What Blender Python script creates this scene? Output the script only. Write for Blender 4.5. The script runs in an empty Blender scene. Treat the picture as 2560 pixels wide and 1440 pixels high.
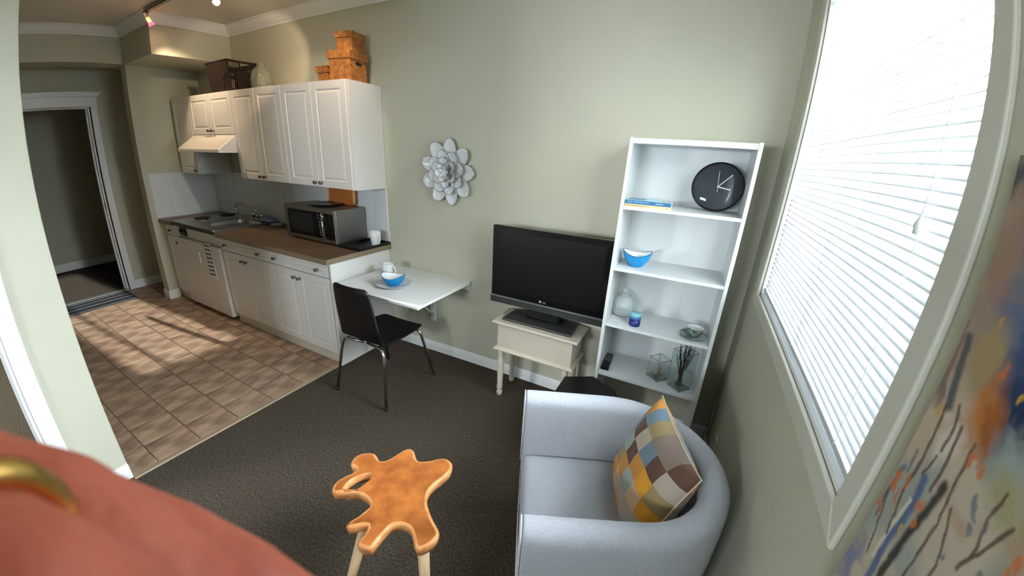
import bpy, bmesh, math, random
import numpy as np
from mathutils import Vector, Matrix
random.seed(7)
SC = bpy.context.scene
COL = SC.collection
PI = math.pi

# ------------------------------------------------------------------ camera
cd = bpy.data.cameras.new('camera')
cam = bpy.data.objects.new('camera', cd)
COL.objects.link(cam)
RGT = Vector((0.8919373330, 0.4492614838, 0.0511068800))
DWN = Vector((0.1966001168, -0.2835467179, -0.9385891821))
FWD = Vector((-0.4071807806, 0.8472103505, -0.3412307636))
POS = Vector((2.33096, -2.32873, 1.69096))
M4 = Matrix.Identity(4)
for r in range(3):
    M4[r][0] = RGT[r]; M4[r][1] = -DWN[r]; M4[r][2] = -FWD[r]; M4[r][3] = POS[r]
cam.matrix_world = M4
cd.sensor_fit = 'HORIZONTAL'
cd.sensor_width = 36.0
cd.sensor_height = 20.25
cd.clip_start = 0.005
cd.clip_end = 100
cd.type = 'PANO'                      # the phone's ultra-wide lens: a fitted barrel-distortion polynomial
KK = (0.0800992015, -0.000846706252, -7.61684303e-05, 3.01463413e-06)
def setcam(name, v):
    for t in (cd, getattr(cd, 'cycles', None)):
        if t is not None and hasattr(t, name):
            try:
                setattr(t, name, v); return
            except Exception:
                pass
setcam('panorama_type', 'FISHEYE_LENS_POLYNOMIAL')
setcam('fisheye_fov', PI)
setcam('fisheye_polynomial_k0', 0.0)
for i, k in enumerate(KK):
    setcam('fisheye_polynomial_k%d' % (i + 1), -k)
cd.dof.use_dof = True
cd.dof.focus_distance = 2.6
cd.dof.aperture_fstop = 64.0
SC.camera = cam

# ------------------------------------------------------------------ world, sun, exposure
SC.view_settings.view_transform = 'Standard'
SC.view_settings.look = 'None'
SC.view_settings.gamma = 1.0
SC.view_settings.use_curve_mapping = False
SC.view_settings.exposure = 1.48
w = bpy.data.worlds.new('sky'); SC.world = w
w.use_nodes = True
bg = w.node_tree.nodes['Background']
bg.inputs[0].default_value = (0.91, 0.96, 1.0, 1)
bg.inputs[1].default_value = 29.0
sd = bpy.data.lights.new('sun', 'SUN'); sd.energy = 8.5; sd.angle = math.radians(0.8); sd.color = (1.0, 0.95, 0.88)
so = bpy.data.objects.new('sun', sd); COL.objects.link(so)
SUN_EL = math.radians(17.0)
tosun = Vector((0.9966 * math.cos(SUN_EL), 0.082 * math.cos(SUN_EL), math.sin(SUN_EL)))
so.rotation_euler = tosun.to_track_quat('Z', 'Y').to_euler()
so.location = (6, -0.5, 4)
def portal(name, loc, rot, sx, sy):
    d = bpy.data.lights.new(name, 'AREA'); d.shape = 'RECTANGLE'; d.size = sx; d.size_y = sy
    d.cycles.is_portal = True
    o = bpy.data.objects.new(name, d); COL.objects.link(o); o.location = loc; o.rotation_euler = rot
    return o
portal('window_daylight_portal', (2.80, -1.03, 1.79), (0, PI / 2, 0), 1.28, 1.26)
portal('rear_fill_portal', (1.25, -4.78, 1.75), (PI / 2, 0, 0), 0.9, 0.5)
portal('side_room_fill_portal', (-1.7, -4.78, 1.55), (PI / 2, 0, 0), 1.0, 0.9)  # sky through an unseen rear-wall opening added to brighten the side room
cy = SC.cycles
cy.max_bounces = 4; cy.diffuse_bounces = 4; cy.glossy_bounces = 2; cy.transmission_bounces = 3
cy.use_adaptive_sampling = False
cy.transparent_max_bounces = 12
cy.use_denoising = True
cy.sample_clamp_indirect = 5.0
cy.caustics_reflective = False; cy.caustics_refractive = False

# ------------------------------------------------------------------ materials
def lin(c):
    return tuple(((v / 255.0) / 12.92 if v / 255.0 <= 0.04045 else ((v / 255.0 + 0.055) / 1.055) ** 2.4) for v in c)
MATS = {}
def mat(name, rgb, rough=0.5, metal=0.0, var=0.0, vscale=30.0, bump=0.0, bscale=200.0, spec=0.5, stretch=(1, 1, 1),
        rgb2=None, transl=0.0, emit=None, es=0.0, trans=0.0, sheen=0.0, coat=0.0, coord='Object', detail=4.0, alpha=1.0, ior=1.45, sss=0.0):
    if name in MATS: return MATS[name]
    m = bpy.data.materials.new(name); m.use_nodes = True
    nt = m.node_tree; b = nt.nodes['Principled BSDF']
    c = lin(rgb)
    b.inputs['Base Color'].default_value = (*c, 1)
    b.inputs['Roughness'].default_value = rough
    b.inputs['Metallic'].default_value = metal
    b.inputs['Specular IOR Level'].default_value = spec
    b.inputs['IOR'].default_value = ior
    if trans: b.inputs['Transmission Weight'].default_value = trans
    if coat: b.inputs['Coat Weight'].default_value = coat
    if sheen: b.inputs['Sheen Weight'].default_value = sheen
    if sss:
        b.inputs['Subsurface Weight'].default_value = sss
        b.inputs['Subsurface Radius'].default_value = (0.012, 0.005, 0.003)
        b.inputs['Subsurface Scale'].default_value = 0.6
    if emit: b.inputs['Emission Color'].default_value = (*lin(emit), 1); b.inputs['Emission Strength'].default_value = es
    tc = nt.nodes.new('ShaderNodeTexCoord'); mp = nt.nodes.new('ShaderNodeMapping')
    mp.inputs['Scale'].default_value = stretch
    nt.links.new(tc.outputs[coord], mp.inputs['Vector'])
    if var or rgb2:
        n = nt.nodes.new('ShaderNodeTexNoise'); n.inputs['Scale'].default_value = vscale; n.inputs['Detail'].default_value = detail
        nt.links.new(mp.outputs[0], n.inputs['Vector'])
        cr = nt.nodes.new('ShaderNodeValToRGB')
        c2 = lin(rgb2) if rgb2 else tuple(v * (1 + var) for v in c)
        c1 = c if rgb2 else tuple(v * (1 - var) for v in c)
        cr.color_ramp.elements[0].position = 0.3; cr.color_ramp.elements[1].position = 0.7
        cr.color_ramp.elements[0].color = (*c1, 1); cr.color_ramp.elements[1].color = (*c2, 1)
        nt.links.new(n.outputs['Fac'], cr.inputs[0]); nt.links.new(cr.outputs[0], b.inputs['Base Color'])
    if bump:
        n2 = nt.nodes.new('ShaderNodeTexNoise'); n2.inputs['Scale'].default_value = bscale; n2.inputs['Detail'].default_value = 3
        nt.links.new(mp.outputs[0], n2.inputs['Vector'])
        bp = nt.nodes.new('ShaderNodeBump'); bp.inputs['Strength'].default_value = bump; bp.inputs['Distance'].default_value = 0.004
        nt.links.new(n2.outputs['Fac'], bp.inputs['Height']); nt.links.new(bp.outputs[0], b.inputs['Normal'])
    if transl:
        out = nt.nodes['Material Output']; tr = nt.nodes.new('ShaderNodeBsdfTranslucent'); tr.inputs[0].default_value = (*c, 1)
        mx = nt.nodes.new('ShaderNodeMixShader'); mx.inputs[0].default_value = transl
        nt.links.new(b.outputs[0], mx.inputs[1]); nt.links.new(tr.outputs[0], mx.inputs[2]); nt.links.new(mx.outputs[0], out.inputs[0])
    MATS[name] = m
    return m
def colattr_mat(name, rough=0.7, bump=0.0, bscale=300, sheen=0.0):
    m = bpy.data.materials.new(name); m.use_nodes = True; nt = m.node_tree; b = nt.nodes['Principled BSDF']
    a = nt.nodes.new('ShaderNodeAttribute'); a.attribute_name = 'paint'
    nt.links.new(a.outputs['Color'], b.inputs['Base Color']); b.inputs['Roughness'].default_value = rough
    b.inputs['Specular IOR Level'].default_value = 0.25
    if sheen: b.inputs['Sheen Weight'].default_value = sheen
    if bump:
        n = nt.nodes.new('ShaderNodeTexNoise'); n.inputs['Scale'].default_value = bscale
        tc = nt.nodes.new('ShaderNodeTexCoord'); nt.links.new(tc.outputs['Object'], n.inputs['Vector'])
        bp = nt.nodes.new('ShaderNodeBump'); bp.inputs['Strength'].default_value = bump; bp.inputs['Distance'].default_value = 0.003
        nt.links.new(n.outputs['Fac'], bp.inputs['Height']); nt.links.new(bp.outputs[0], b.inputs['Normal'])
    return m
def glass_mat(name, rgb=(250, 253, 252), rough=0.02, tint=0.0, ior=1.3):
    """thin clear glass: mostly transparent with a glossy reflection at grazing angles"""
    m = bpy.data.materials.new(name); m.use_nodes = True; nt = m.node_tree
    for n in list(nt.nodes): nt.nodes.remove(n)
    out = nt.nodes.new('ShaderNodeOutputMaterial'); t = nt.nodes.new('ShaderNodeBsdfTransparent'); g = nt.nodes.new('ShaderNodeBsdfGlossy')
    t.inputs[0].default_value = (*lin(rgb), 1); g.inputs['Roughness'].default_value = rough
    lw = nt.nodes.new('ShaderNodeLayerWeight'); lw.inputs[0].default_value = 0.5
    pw = nt.nodes.new('ShaderNodeMath'); pw.operation = 'POWER'; pw.inputs[1].default_value = 3.0; nt.links.new(lw.outputs['Facing'], pw.inputs[0])
    f = nt.nodes.new('ShaderNodeMath'); f.operation = 'MULTIPLY_ADD'; f.inputs[1].default_value = 0.5; f.inputs[2].default_value = 0.05 * (ior - 1) / 0.3; nt.links.new(pw.outputs[0], f.inputs[0])
    mx = nt.nodes.new('ShaderNodeMixShader'); nt.links.new(f.outputs[0], mx.inputs[0])
    nt.links.new(t.outputs[0], mx.inputs[1]); nt.links.new(g.outputs[0], mx.inputs[2])
    last = mx
    if tint:
        d = nt.nodes.new('ShaderNodeBsdfDiffuse'); d.inputs[0].default_value = (*lin(rgb), 1)
        m2 = nt.nodes.new('ShaderNodeMixShader'); m2.inputs[0].default_value = tint
        nt.links.new(mx.outputs[0], m2.inputs[1]); nt.links.new(d.outputs[0], m2.inputs[2]); last = m2
    nt.links.new(last.outputs[0], out.inputs[0])
    return m

WALL = mat('sage_wall_paint', (187, 186, 168), 0.85, var=0.02, vscale=3, bump=0.05, bscale=350, spec=0.2)
CEIL = mat('white_ceiling_paint', (222, 216, 206), 0.9, bump=0.08, bscale=250, spec=0.2)
TRIM = mat('white_trim_paint', (228, 230, 230), 0.4, bump=0.01)
CAB = mat('white_cabinet_thermofoil', (222, 220, 217), 0.33, spec=0.45)
CABIN = mat('cabinet_inside_shadow_gap', (120, 116, 110), 0.7)
CARPET = mat('charcoal_brown_carpet', (44, 39, 34), 0.95, rgb2=(90, 81, 70), vscale=170, bump=1.0, bscale=220, spec=0.1, stretch=(1, 0.5, 1), detail=3)
VINYL = [mat('stone_vinyl_tile_%d' % i, c1, 0.42, rgb2=c2, vscale=9, bump=0.06, bscale=60, stretch=(1.5, 0.7, 1), detail=12, spec=0.4)
         for i, (c1, c2) in enumerate([((108, 84, 68), (186, 160, 136)), ((120, 96, 76), (178, 152, 128)), ((100, 80, 66), (182, 150, 128)), ((116, 92, 70), (192, 164, 138))])]
GROUT = mat('brown_vinyl_joint', (92, 68, 48), 0.6)
TILEW = mat('white_glazed_tile', (212, 216, 218), 0.22, bump=0.02, bscale=15)
GROUTW = mat('pale_grout', (206, 209, 210), 0.8)
COUNTER = mat('brown_laminate', (92, 71, 52), 0.38, rgb2=(112, 90, 70), vscale=25, detail=8, spec=0.4)
COUNTEREDGE = mat('brown_laminate_edge', (128, 112, 92), 0.5, var=0.1, vscale=60)
STEEL = mat('brushed_steel', (170, 168, 162), 0.32, metal=1.0, bump=0.03, bscale=500, stretch=(1, 12, 12))
STEELD = mat('brushed_dark_steel', (150, 148, 142), 0.38, metal=1.0, bump=0.03, bscale=500, stretch=(1, 12, 12))
CHROME = mat('chrome', (215, 215, 215), 0.1, metal=1.0)
NICKEL = mat('dark_pewter_knob', (120, 115, 110), 0.25, metal=1.0)
BLACKP = mat('black_plastic', (16, 16, 17), 0.35)
BLACKG = mat('black_gloss', (8, 9, 10), 0.07)
BLACKW = mat('black_stained_plywood', (12, 11, 11), 0.45, spec=0.3, var=0.2, vscale=20, stretch=(1, 8, 1))
DGREY = mat('charcoal_plastic', (46, 48, 48), 0.38)
WHITEC = mat('white_ceramic', (232, 234, 236), 0.12)
BLUEC = mat('turquoise_glaze', (22, 132, 190), 0.18, var=0.08, vscale=20)
SHELFW = mat('white_melamine', (212, 216, 217), 0.42)
TABLEW = mat('white_table_laminate', (236, 238, 237), 0.4)
CREAM = mat('cream_painted_wood', (184, 176, 160), 0.45, var=0.03, vscale=8)
TEAK = mat('polished_teak_root', (130, 70, 28), 0.3, rgb2=(190, 114, 56), vscale=13, detail=9, stretch=(1, 1, 0.4), bump=0.04, bscale=40)
TEAKE = mat('pale_teak_sapwood', (206, 150, 96), 0.4, rgb2=(178, 112, 62), vscale=26, detail=8, bump=0.25, bscale=60)
LEGW = mat('pale_beech', (190, 160, 124), 0.45, var=0.08, vscale=12, stretch=(6, 6, 1))
SOFA = mat('light_grey_woven_fabric', (156, 159, 166), 0.95, rgb2=(176, 179, 187), vscale=260, bump=0.25, bscale=700, sheen=0.2, spec=0.15, detail=3)
WICK = mat('orange_seagrass', (138, 82, 36), 0.7, rgb2=(188, 128, 64), vscale=35, bump=0.3, bscale=160)
BROWNP = mat('dark_brown_plastic', (38, 24, 20), 0.4)
GLASS = glass_mat('clear_glass')
GLASSF = glass_mat('pale_clear_glass', (247, 251, 252), tint=0.22, ior=1.12)
WINGLASS = glass_mat('window_glass', (250, 253, 255))
BLIND = mat('white_vinyl_slat', (196, 200, 205), 0.5)
BULB = mat('halogen_glow', (255, 244, 220), 0.3, emit=(255, 226, 170), es=30.0)
REDGLASS = mat('pink_dichroic_reflector', (214, 70, 100), 0.15, emit=(255, 90, 120), es=0.9)
GOLDLAMP = mat('lit_amber_socket', (240, 190, 100), 0.3, emit=(255, 190, 90), es=1.6)
SATIN = mat('satin_nickel', (150, 148, 138), 0.35, metal=1.0)

# ------------------------------------------------------------------ helpers
def link(o, parent=None):
    COL.objects.link(o)
    if parent is not None: o.parent = parent
    return o
def meshobj(name, bm, m, parent=None, smooth=False, bevel=0.0, seg=2, sub=0, ang=35):
    me = bpy.data.meshes.new(name)
    bmesh.ops.recalc_face_normals(bm, faces=bm.faces[:])
    bm.to_mesh(me); bm.free()
    ms = m if isinstance(m, (list, tuple)) else [m]
    for x in ms: me.materials.append(x)
    if smooth:
        for p in me.polygons: p.use_smooth = True
    o = bpy.data.objects.new(name, me); link(o, parent)
    if bevel:
        b = o.modifiers.new('bevel', 'BEVEL'); b.width = bevel; b.segments = seg; b.limit_method = 'ANGLE'; b.angle_limit = math.radians(ang)
    if sub:
        s = o.modifiers.new('sub', 'SUBSURF'); s.levels = sub; s.render_levels = sub
    return o
def bbox(bm, x0, x1, y0, y1, z0, z1, M=None):
    vs = [bm.verts.new(p) for p in ((x0, y0, z0), (x1, y0, z0), (x1, y1, z0), (x0, y1, z0), (x0, y0, z1), (x1, y0, z1), (x1, y1, z1), (x0, y1, z1))]
    for f in ((3, 2, 1, 0), (4, 5, 6, 7), (0, 1, 5, 4), (1, 2, 6, 5), (2, 3, 7, 6), (3, 0, 4, 7)):
        bm.faces.new([vs[i] for i in f])
    if M is not None:
        bmesh.ops.transform(bm, matrix=M, verts=vs)
    return vs
def box(name, x0, x1, y0, y1, z0, z1, m, parent=None, bevel=0.0, M=None, seg=2):
    bm = bmesh.new(); bbox(bm, min(x0, x1), max(x0, x1), min(y0, y1), max(y0, y1), min(z0, z1), max(z0, z1), M)
    return meshobj(name, bm, m, parent, bevel=bevel, seg=seg)
def boxes(name, L, m, parent=None, bevel=0.0):
    bm = bmesh.new()
    for b in L: bbox(bm, *b)
    return meshobj(name, bm, m, parent, bevel=bevel)
def frame_from(d):
    d = Vector(d).normalized(); a = Vector((0, 0, 1)) if abs(d.z) < 0.95 else Vector((1, 0, 0))
    u = d.cross(a).normalized(); v = u.cross(d).normalized()
    return u, v
def btube(bm, pts, rad, n=12, caps=True, closed=False):
    pts = [Vector(p) for p in pts]
    rs = rad if isinstance(rad, (list, tuple)) else [rad] * len(pts)
    rings = []; prev = None
    N = len(pts)
    for i, p in enumerate(pts):
        if closed: d = pts[(i + 1) % N] - pts[i - 1]
        else: d = pts[min(i + 1, N - 1)] - pts[max(i - 1, 0)]
        if prev is None: u, v = frame_from(d)
        else:
            d.normalize(); u = (prev - d * prev.dot(d))
            if u.length < 1e-6: u, _ = frame_from(d)
            u.normalize(); v = u.cross(d)
        prev = u
        rings.append([bm.verts.new(p + (u * math.cos(2 * PI * k / n) + v * math.sin(2 * PI * k / n)) * rs[i]) for k in range(n)])
    for i in range(N if closed else N - 1):
        a, b = rings[i], rings[(i + 1) % N]
        for k in range(n): bm.faces.new((a[k], a[(k + 1) % n], b[(k + 1) % n], b[k]))
    if caps and not closed:
        bm.faces.new(rings[0][::-1]); bm.faces.new(rings[-1])
def tube(name, pts, rad, m, parent=None, n=12, smooth=True, closed=False):
    bm = bmesh.new(); btube(bm, pts, rad, n, True, closed)
    return meshobj(name, bm, m, parent, smooth=smooth)
def blathe(bm, prof, n=32, center=(0, 0, 0), sx=1.0, sy=1.0, wob=None):
    """prof: list of (r,z); closes with fans where r==0"""
    c = Vector(center); rings = []
    for j, (r, z) in enumerate(prof):
        if r <= 1e-6: rings.append([bm.verts.new(c + Vector((0, 0, z)))])
        else:
            ring = []
            for k in range(n):
                a = 2 * PI * k / n; dz = wob(a, r, z) if wob else 0
                ring.append(bm.verts.new(c + Vector((r * math.cos(a) * sx, r * math.sin(a) * sy, z + dz))))
            rings.append(ring)
    for a, b in zip(rings, rings[1:]):
        if len(a) == 1 and len(b) == 1: continue
        if len(a) == 1:
            for k in range(n): bm.faces.new((a[0], b[(k + 1) % n], b[k]))
        elif len(b) == 1:
            for k in range(n): bm.faces.new((a[k], a[(k + 1) % n], b[0]))
        else:
            for k in range(n): bm.faces.new((a[k], a[(k + 1) % n], b[(k + 1) % n], b[k]))
def lathe(name, prof, m, parent=None, n=32, center=(0, 0, 0), sx=1.0, sy=1.0, wob=None, M=None, smooth=True):
    bm = bmesh.new(); blathe(bm, prof, n, center, sx, sy, wob)
    if M is not None: bmesh.ops.transform(bm, matrix=M, verts=bm.verts[:])
    return meshobj(name, bm, m, parent, smooth=smooth)
def prism(name, pts2, z0, z1, m, parent=None, bevel=0.0, M=None, smooth=False, seg=2):
    """extrude polygon (x,y) from z0 to z1, then transform by M"""
    bm = bmesh.new()
    a = [bm.verts.new((p[0], p[1], z0)) for p in pts2]; b = [bm.verts.new((p[0], p[1], z1)) for p in pts2]
    n = len(pts2)
    bm.faces.new(a[::-1]); bm.faces.new(b)
    for k in range(n): bm.faces.new((a[k], a[(k + 1) % n], b[(k + 1) % n], b[k]))
    if M is not None: bmesh.ops.transform(bm, matrix=M, verts=bm.verts[:])
    return meshobj(name, bm, m, parent, bevel=bevel, smooth=smooth, seg=seg)
def tag(o, label, cat, group=None):
    o['label'] = label; o['category'] = cat
    if group: o['group'] = group
    return o
def thing(name, label, cat, loc=(0, 0, 0), rz=0.0, group=None):
    o = bpy.data.objects.new(name, None); COL.objects.link(o)
    o.empty_display_size = 0.05; o.location = loc; o.rotation_euler = (0, 0, rz)
    return tag(o, label, cat, group)
def struct(o):
    o['kind'] = 'structure'; return o
def setting(name, loc=(0, 0, 0)):
    o = bpy.data.objects.new(name, None); COL.objects.link(o); o.location = loc; o['kind'] = 'structure'; o.empty_display_size = 0.05
    return o
def copy_tree(o, parent=None):
    c = o.copy(); COL.objects.link(c); c.parent = parent
    for ch in list(o.children): copy_tree(ch, c)
    return c
def textobj(name, txt, size, m, parent, M, ext=0.0004, align='CENTER', sx=1.0):
    cu = bpy.data.curves.new(name, 'FONT'); cu.body = txt; cu.size = size; cu.extrude = ext; cu.align_x = align; cu.align_y = 'CENTER'
    t = bpy.data.objects.new(name, cu); COL.objects.link(t)
    dg = bpy.context.evaluated_depsgraph_get(); dg.update()
    me = bpy.data.meshes.new_from_object(t.evaluated_get(dg)); bpy.data.objects.remove(t)
    me.transform(M @ Matrix.Diagonal((sx, 1, 1, 1)))
    me.materials.clear(); me.materials.append(m)
    return link(bpy.data.objects.new(name, me), parent)
def loft(bm, rings, close_ends=True):
    vs = [[bm.verts.new(p) for p in r] for r in rings]; n = len(rings[0])
    for a, b in zip(vs, vs[1:]):
        for k in range(n): bm.faces.new((a[k], a[(k + 1) % n], b[(k + 1) % n], b[k]))
    if close_ends: bm.faces.new(vs[0][::-1]); bm.faces.new(vs[-1])
    return vs
# facing -y: local (x, y, z) -> world (x, -z, y)  /  facing +x: local (x,y,z) -> world (z, x, y)
FY = Matrix(((1, 0, 0, 0), (0, 0, -1, 0), (0, 1, 0, 0), (0, 0, 0, 1)))
FX = Matrix(((0, 0, 1, 0), (1, 0, 0, 0), (0, 1, 0, 0), (0, 0, 0, 1)))
def T(x, y, z): return Matrix.Translation((x, y, z))
def RZ(a): return Matrix.Rotation(a, 4, 'Z')
def RX(a): return Matrix.Rotation(a, 4, 'X')
def RY(a): return Matrix.Rotation(a, 4, 'Y')
def sweep_path(name, path, prof, m, parent=None):
    """sweep profile [(offset to the left of travel, z)] along an xy polyline with mitred corners"""
    P = [Vector((p[0], p[1])) for p in path]; N = len(P); rings = []
    for i in range(N):
        d0 = (P[i] - P[i - 1]).normalized() if i > 0 else None
        d1 = (P[i + 1] - P[i]).normalized() if i < N - 1 else None
        n0 = Vector((-d0.y, d0.x)) if d0 else None; n1 = Vector((-d1.y, d1.x)) if d1 else None
        if n0 is None: nn, s = n1, 1
        elif n1 is None: nn, s = n0, 1
        else:
            nn = (n0 + n1).normalized(); s = 1 / max(0.3, nn.dot(n0))
        rings.append([(P[i].x + nn.x * o * s, P[i].y + nn.y * o * s, z) for o, z in prof])
    bm = bmesh.new(); loft(bm, rings)
    return meshobj(name, bm, m, parent)
# ================================================================== SETTING
HC = 2.79          # ceiling
XR = 2.68; XK = -2.764; XP = -0.058; YP = -2.0
# carpet of the living room and of the rooms behind the two doorways
struct(box('floor', -0.036, XR + 0.15, -4.7, 0.12, -0.05, 0.0, CARPET))
struct(box('floor_side_room', -3.0, -0.036, -4.7, YP - 0.06, -0.05, 0.0, CARPET))
struct(box('floor_hall', -5.4, -3.55, -2.6, 0.3, -0.05, 0.0, CARPET))
# vinyl floor, one object per tile
fk = struct(box('floor_kitchen', -3.55, -0.036, YP - 0.06, 0.1, -0.05, -0.001, GROUT))
TS = 0.2362
tm = []
for k in range(4):
    bm = bmesh.new(); g = 0.003; h = TS / 2 - g
    v = bbox(bm, -h - 0.0006, h + 0.0006, -h, h, -0.0016, 0.0)
    me = bpy.data.meshes.new('tile'); bmesh.ops.recalc_face_normals(bm, faces=bm.faces[:]); bm.to_mesh(me); bm.free(); me.materials.append(VINYL[k]); tm.append(me)
x0t, y0t = -0.268, -1.862
for i in range(-14, 1):
    for j in range(-1, 8):
        xa = x0t + i * TS; ya = y0t + j * TS
        cxx = xa + TS / 2; cyy = ya + TS / 2
        if xa + TS > -0.03 + TS * 0.99: continue
        if ya > -0.52: continue
        o = bpy.data.objects.new('tile', tm[random.randrange(4)]); link(o, fk)
        sx = 1.0; sy = 1.0
        a0, a1 = max(xa, -3.55), min(xa + TS, -0.042); b0, b1 = max(ya, YP - 0.05), ya + TS
        if a1 - a0 < 0.03 or b1 - b0 < 0.03: COL.objects.unlink(o); bpy.data.objects.remove(o); continue
        o.location = ((a0 + a1) / 2, (b0 + b1) / 2, 0.0); o.scale = ((a1 - a0) / TS, (b1 - b0) / TS, 1)
        if abs(o.scale[0] - 1) < 1e-6 and abs(o.scale[1] - 1) < 1e-6 and random.random() < 0.5: o.rotation_euler.z = PI
struct(prism('trim_1', [(-0.022, 0), (0.022, 0), (0.014, 0.006), (-0.014, 0.006)], -0.62, 1.99 + 0.0, mat('pale_metal_strip', (190, 172, 146), 0.35, metal=0.6), M=T(-0.036, 0, 0.0) @ Matrix(((1, 0, 0, 0), (0, 0, -1, 0), (0, 1, 0, 0), (0, 0, 0, 1)))))
bpy.data.objects['trim_1'].location.y = 0.0
# fix strip span: runs from the cabinets (y -0.62) to the partition corner (y -2.0)
me = bpy.data.objects['trim_1'].data
for v in me.vertices:
    v.co.y = -0.62 if v.co.y > -0.7 else -2.0

struct(box('wall_back', -5.4, XR + 0.15, 0.0, 0.12, 0, HC, WALL))
# wall with the window
WY0, WY1, WZ0, WZ1 = -1.655, -0.40, 1.15, 2.43
struct(boxes('wall_right', [(XR, XR + 0.15, -4.7, WY0, 0, HC), (XR, XR + 0.15, WY1, 0.0, 0, HC), (XR, XR + 0.15, WY0, WY1, 0, WZ0), (XR, XR + 0.15, WY0, WY1, WZ1, HC)], WALL))
# wall on the left with the doorway to the next room, and the kitchen wall it ends
struct(boxes('wall_left', [(XP - 0.12, XP, -2.285, YP, 0, HC), (XP - 0.12, XP, -4.7, -3.10, 0, HC), (XP - 0.12, XP, -3.10, -2.285, 2.06, HC)], WALL, bevel=0.004))
struct(box('wall_kitchen_side', -5.4, XP - 0.12, YP - 0.12, YP - 0.02, 0, HC, WALL))
RWX0, RWX1, RWZ0, RWZ1 = 0.8, 1.7, 1.5, 2.0
struct(boxes('wall_rear', [(-3.0, -2.2, -4.82, -4.7, 0, HC), (-2.2, -1.2, -4.82, -4.7, 0, 1.1), (-2.2, -1.2, -4.82, -4.7, 2.0, HC), (-1.2, RWX0, -4.82, -4.7, 0, HC), (RWX1, XR + 0.15, -4.82, -4.7, 0, HC), (RWX0, RWX1, -4.82, -4.7, 0, RWZ0), (RWX0, RWX1, -4.82, -4.7, RWZ1, HC)], WALL))
fill_win = setting('window_rear_fill', ((RWX0 + RWX1) / 2, -4.7, RWZ0))  # unseen window, added and sized to fill the room from behind
hwx = (RWX1 - RWX0) / 2; hz = RWZ1 - RWZ0
for nm, b in (('sash_frame', (-hwx, -hwx + 0.05, -0.09, -0.05, 0, hz)), ('sash_frame', (hwx - 0.05, hwx, -0.09, -0.05, 0, hz)), ('sash_frame', (-hwx, hwx, -0.09, -0.05, 0, 0.05)), ('sash_frame', (-hwx, hwx, -0.09, -0.05, hz - 0.05, hz)), ('casing', (-hwx - 0.07, -hwx, 0, 0.015, -0.07, hz + 0.07)), ('casing', (hwx, hwx + 0.07, 0, 0.015, -0.07, hz + 0.07)), ('casing', (-hwx, hwx, 0, 0.015, -0.07, 0)), ('casing', (-hwx, hwx, 0, 0.015, hz, hz + 0.07))):
    box(nm, *b, TRIM, fill_win)
box('pane', -hwx + 0.05, hwx - 0.05, -0.072, -0.068, 0.05, hz - 0.05, WINGLASS, fill_win)
struct(box('wall_side_room', -3.1, -3.0, -4.82, YP - 0.12, 0, HC, WALL))
struct(box('wall_kitchen_end', XK - 0.135, XK, -0.70, 0.0, 0, 2.446, WALL, bevel=0.004))
struct(box('wall_soffit', XK, -2.01, -0.72, 0.0, 2.446, HC, WALL, bevel=0.003))
struct(box('wall_beam', -3.10, XK, YP - 0.02, -0.70, 2.452, HC, WALL, bevel=0.003))
struct(box('wall_beam_return', -3.10, XK, -0.70, 0.0, 2.446, HC, WALL))
struct(boxes('wall_hall', [(-3.66, -3.54, -0.87, 0.0, 0, HC), (-3.66, -3.54, YP - 0.02, -1.70, 0, HC), (-3.66, -3.54, -1.70, -0.87, 2.095, HC)], WALL))
struct(box('wall_hall_far', -5.4, -5.25, -2.6, 0.3, 0, HC, WALL))
struct(box('ceiling', -5.4, XR + 0.15, -4.82, 0.12, HC, HC + 0.1, CEIL))
# crown moulding
CP = [(0, 2.70), (0.010, 2.70), (0.016, 2.712), (0.030, 2.724), (0.052, 2.752), (0.062, 2.772), (0.072, 2.776), (0.072, HC - 0.001), (0, HC - 0.001)]
CP = [(-o, z) for o, z in CP]
struct(sweep_path('trim_2', [(XK, -1.98), (XK, -0.72), (-2.01, -0.72), (-2.01, 0.0), (XR - 0.001, 0.0)], CP, TRIM))
# baseboards
def bprof(h, t=0.014): return [(0, 0), (-t, 0), (-t, h * 0.62), (-t * 0.75, h * 0.68), (-t * 0.75, h * 0.8), (-t * 0.45, h * 0.9), (-t * 0.3, h), (0, h)]
struct(sweep_path('baseboard_back', [(0.005, 0.0), (XR - 0.0, 0.0)], bprof(0.088), TRIM))
struct(sweep_path('baseboard_right', [(XR, -0.016), (XR, -4.7)], bprof(0.088), TRIM))
struct(sweep_path('baseboard_left', [(XP, -2.21), (XP, YP + 0.0)], bprof(0.088), TRIM))
struct(sweep_path('baseboard_kitchen_end', [(XK - 0.135, -0.70), (XK, -0.70), (XK, -0.60)], bprof(0.1), TRIM))
struct(sweep_path('baseboard_hall', [(-3.54, -0.80), (-3.54, 0.0)], bprof(0.1), TRIM))
struct(sweep_path('baseboard_hall_far', [(-5.25, -2.6), (-5.25, 0.0)], bprof(0.11), TRIM))
# doorway in the left wall
d1 = setting('door_1', (XP, -2.7, 0))
for nm, b in (('door_casing', (0.0, 0.018, 0.415, 0.49, 0, 2.06)), ('door_casing', (0.0, 0.018, -0.475, -0.40, 0, 2.06)), ('head_casing', (0.0, 0.022, -0.49, 0.505, 2.06, 2.16))):
    box(nm, *b, TRIM, d1, bevel=0.004)
box('jamb', -0.125, 0.0, 0.398, 0.416, 0, 2.06, TRIM, d1); box('jamb', -0.125, 0.0, -0.402, -0.384, 0, 2.06, TRIM, d1); box('door_stop', -0.075, -0.045, 0.385, 0.40, 0, 2.05, TRIM, d1)
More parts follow.
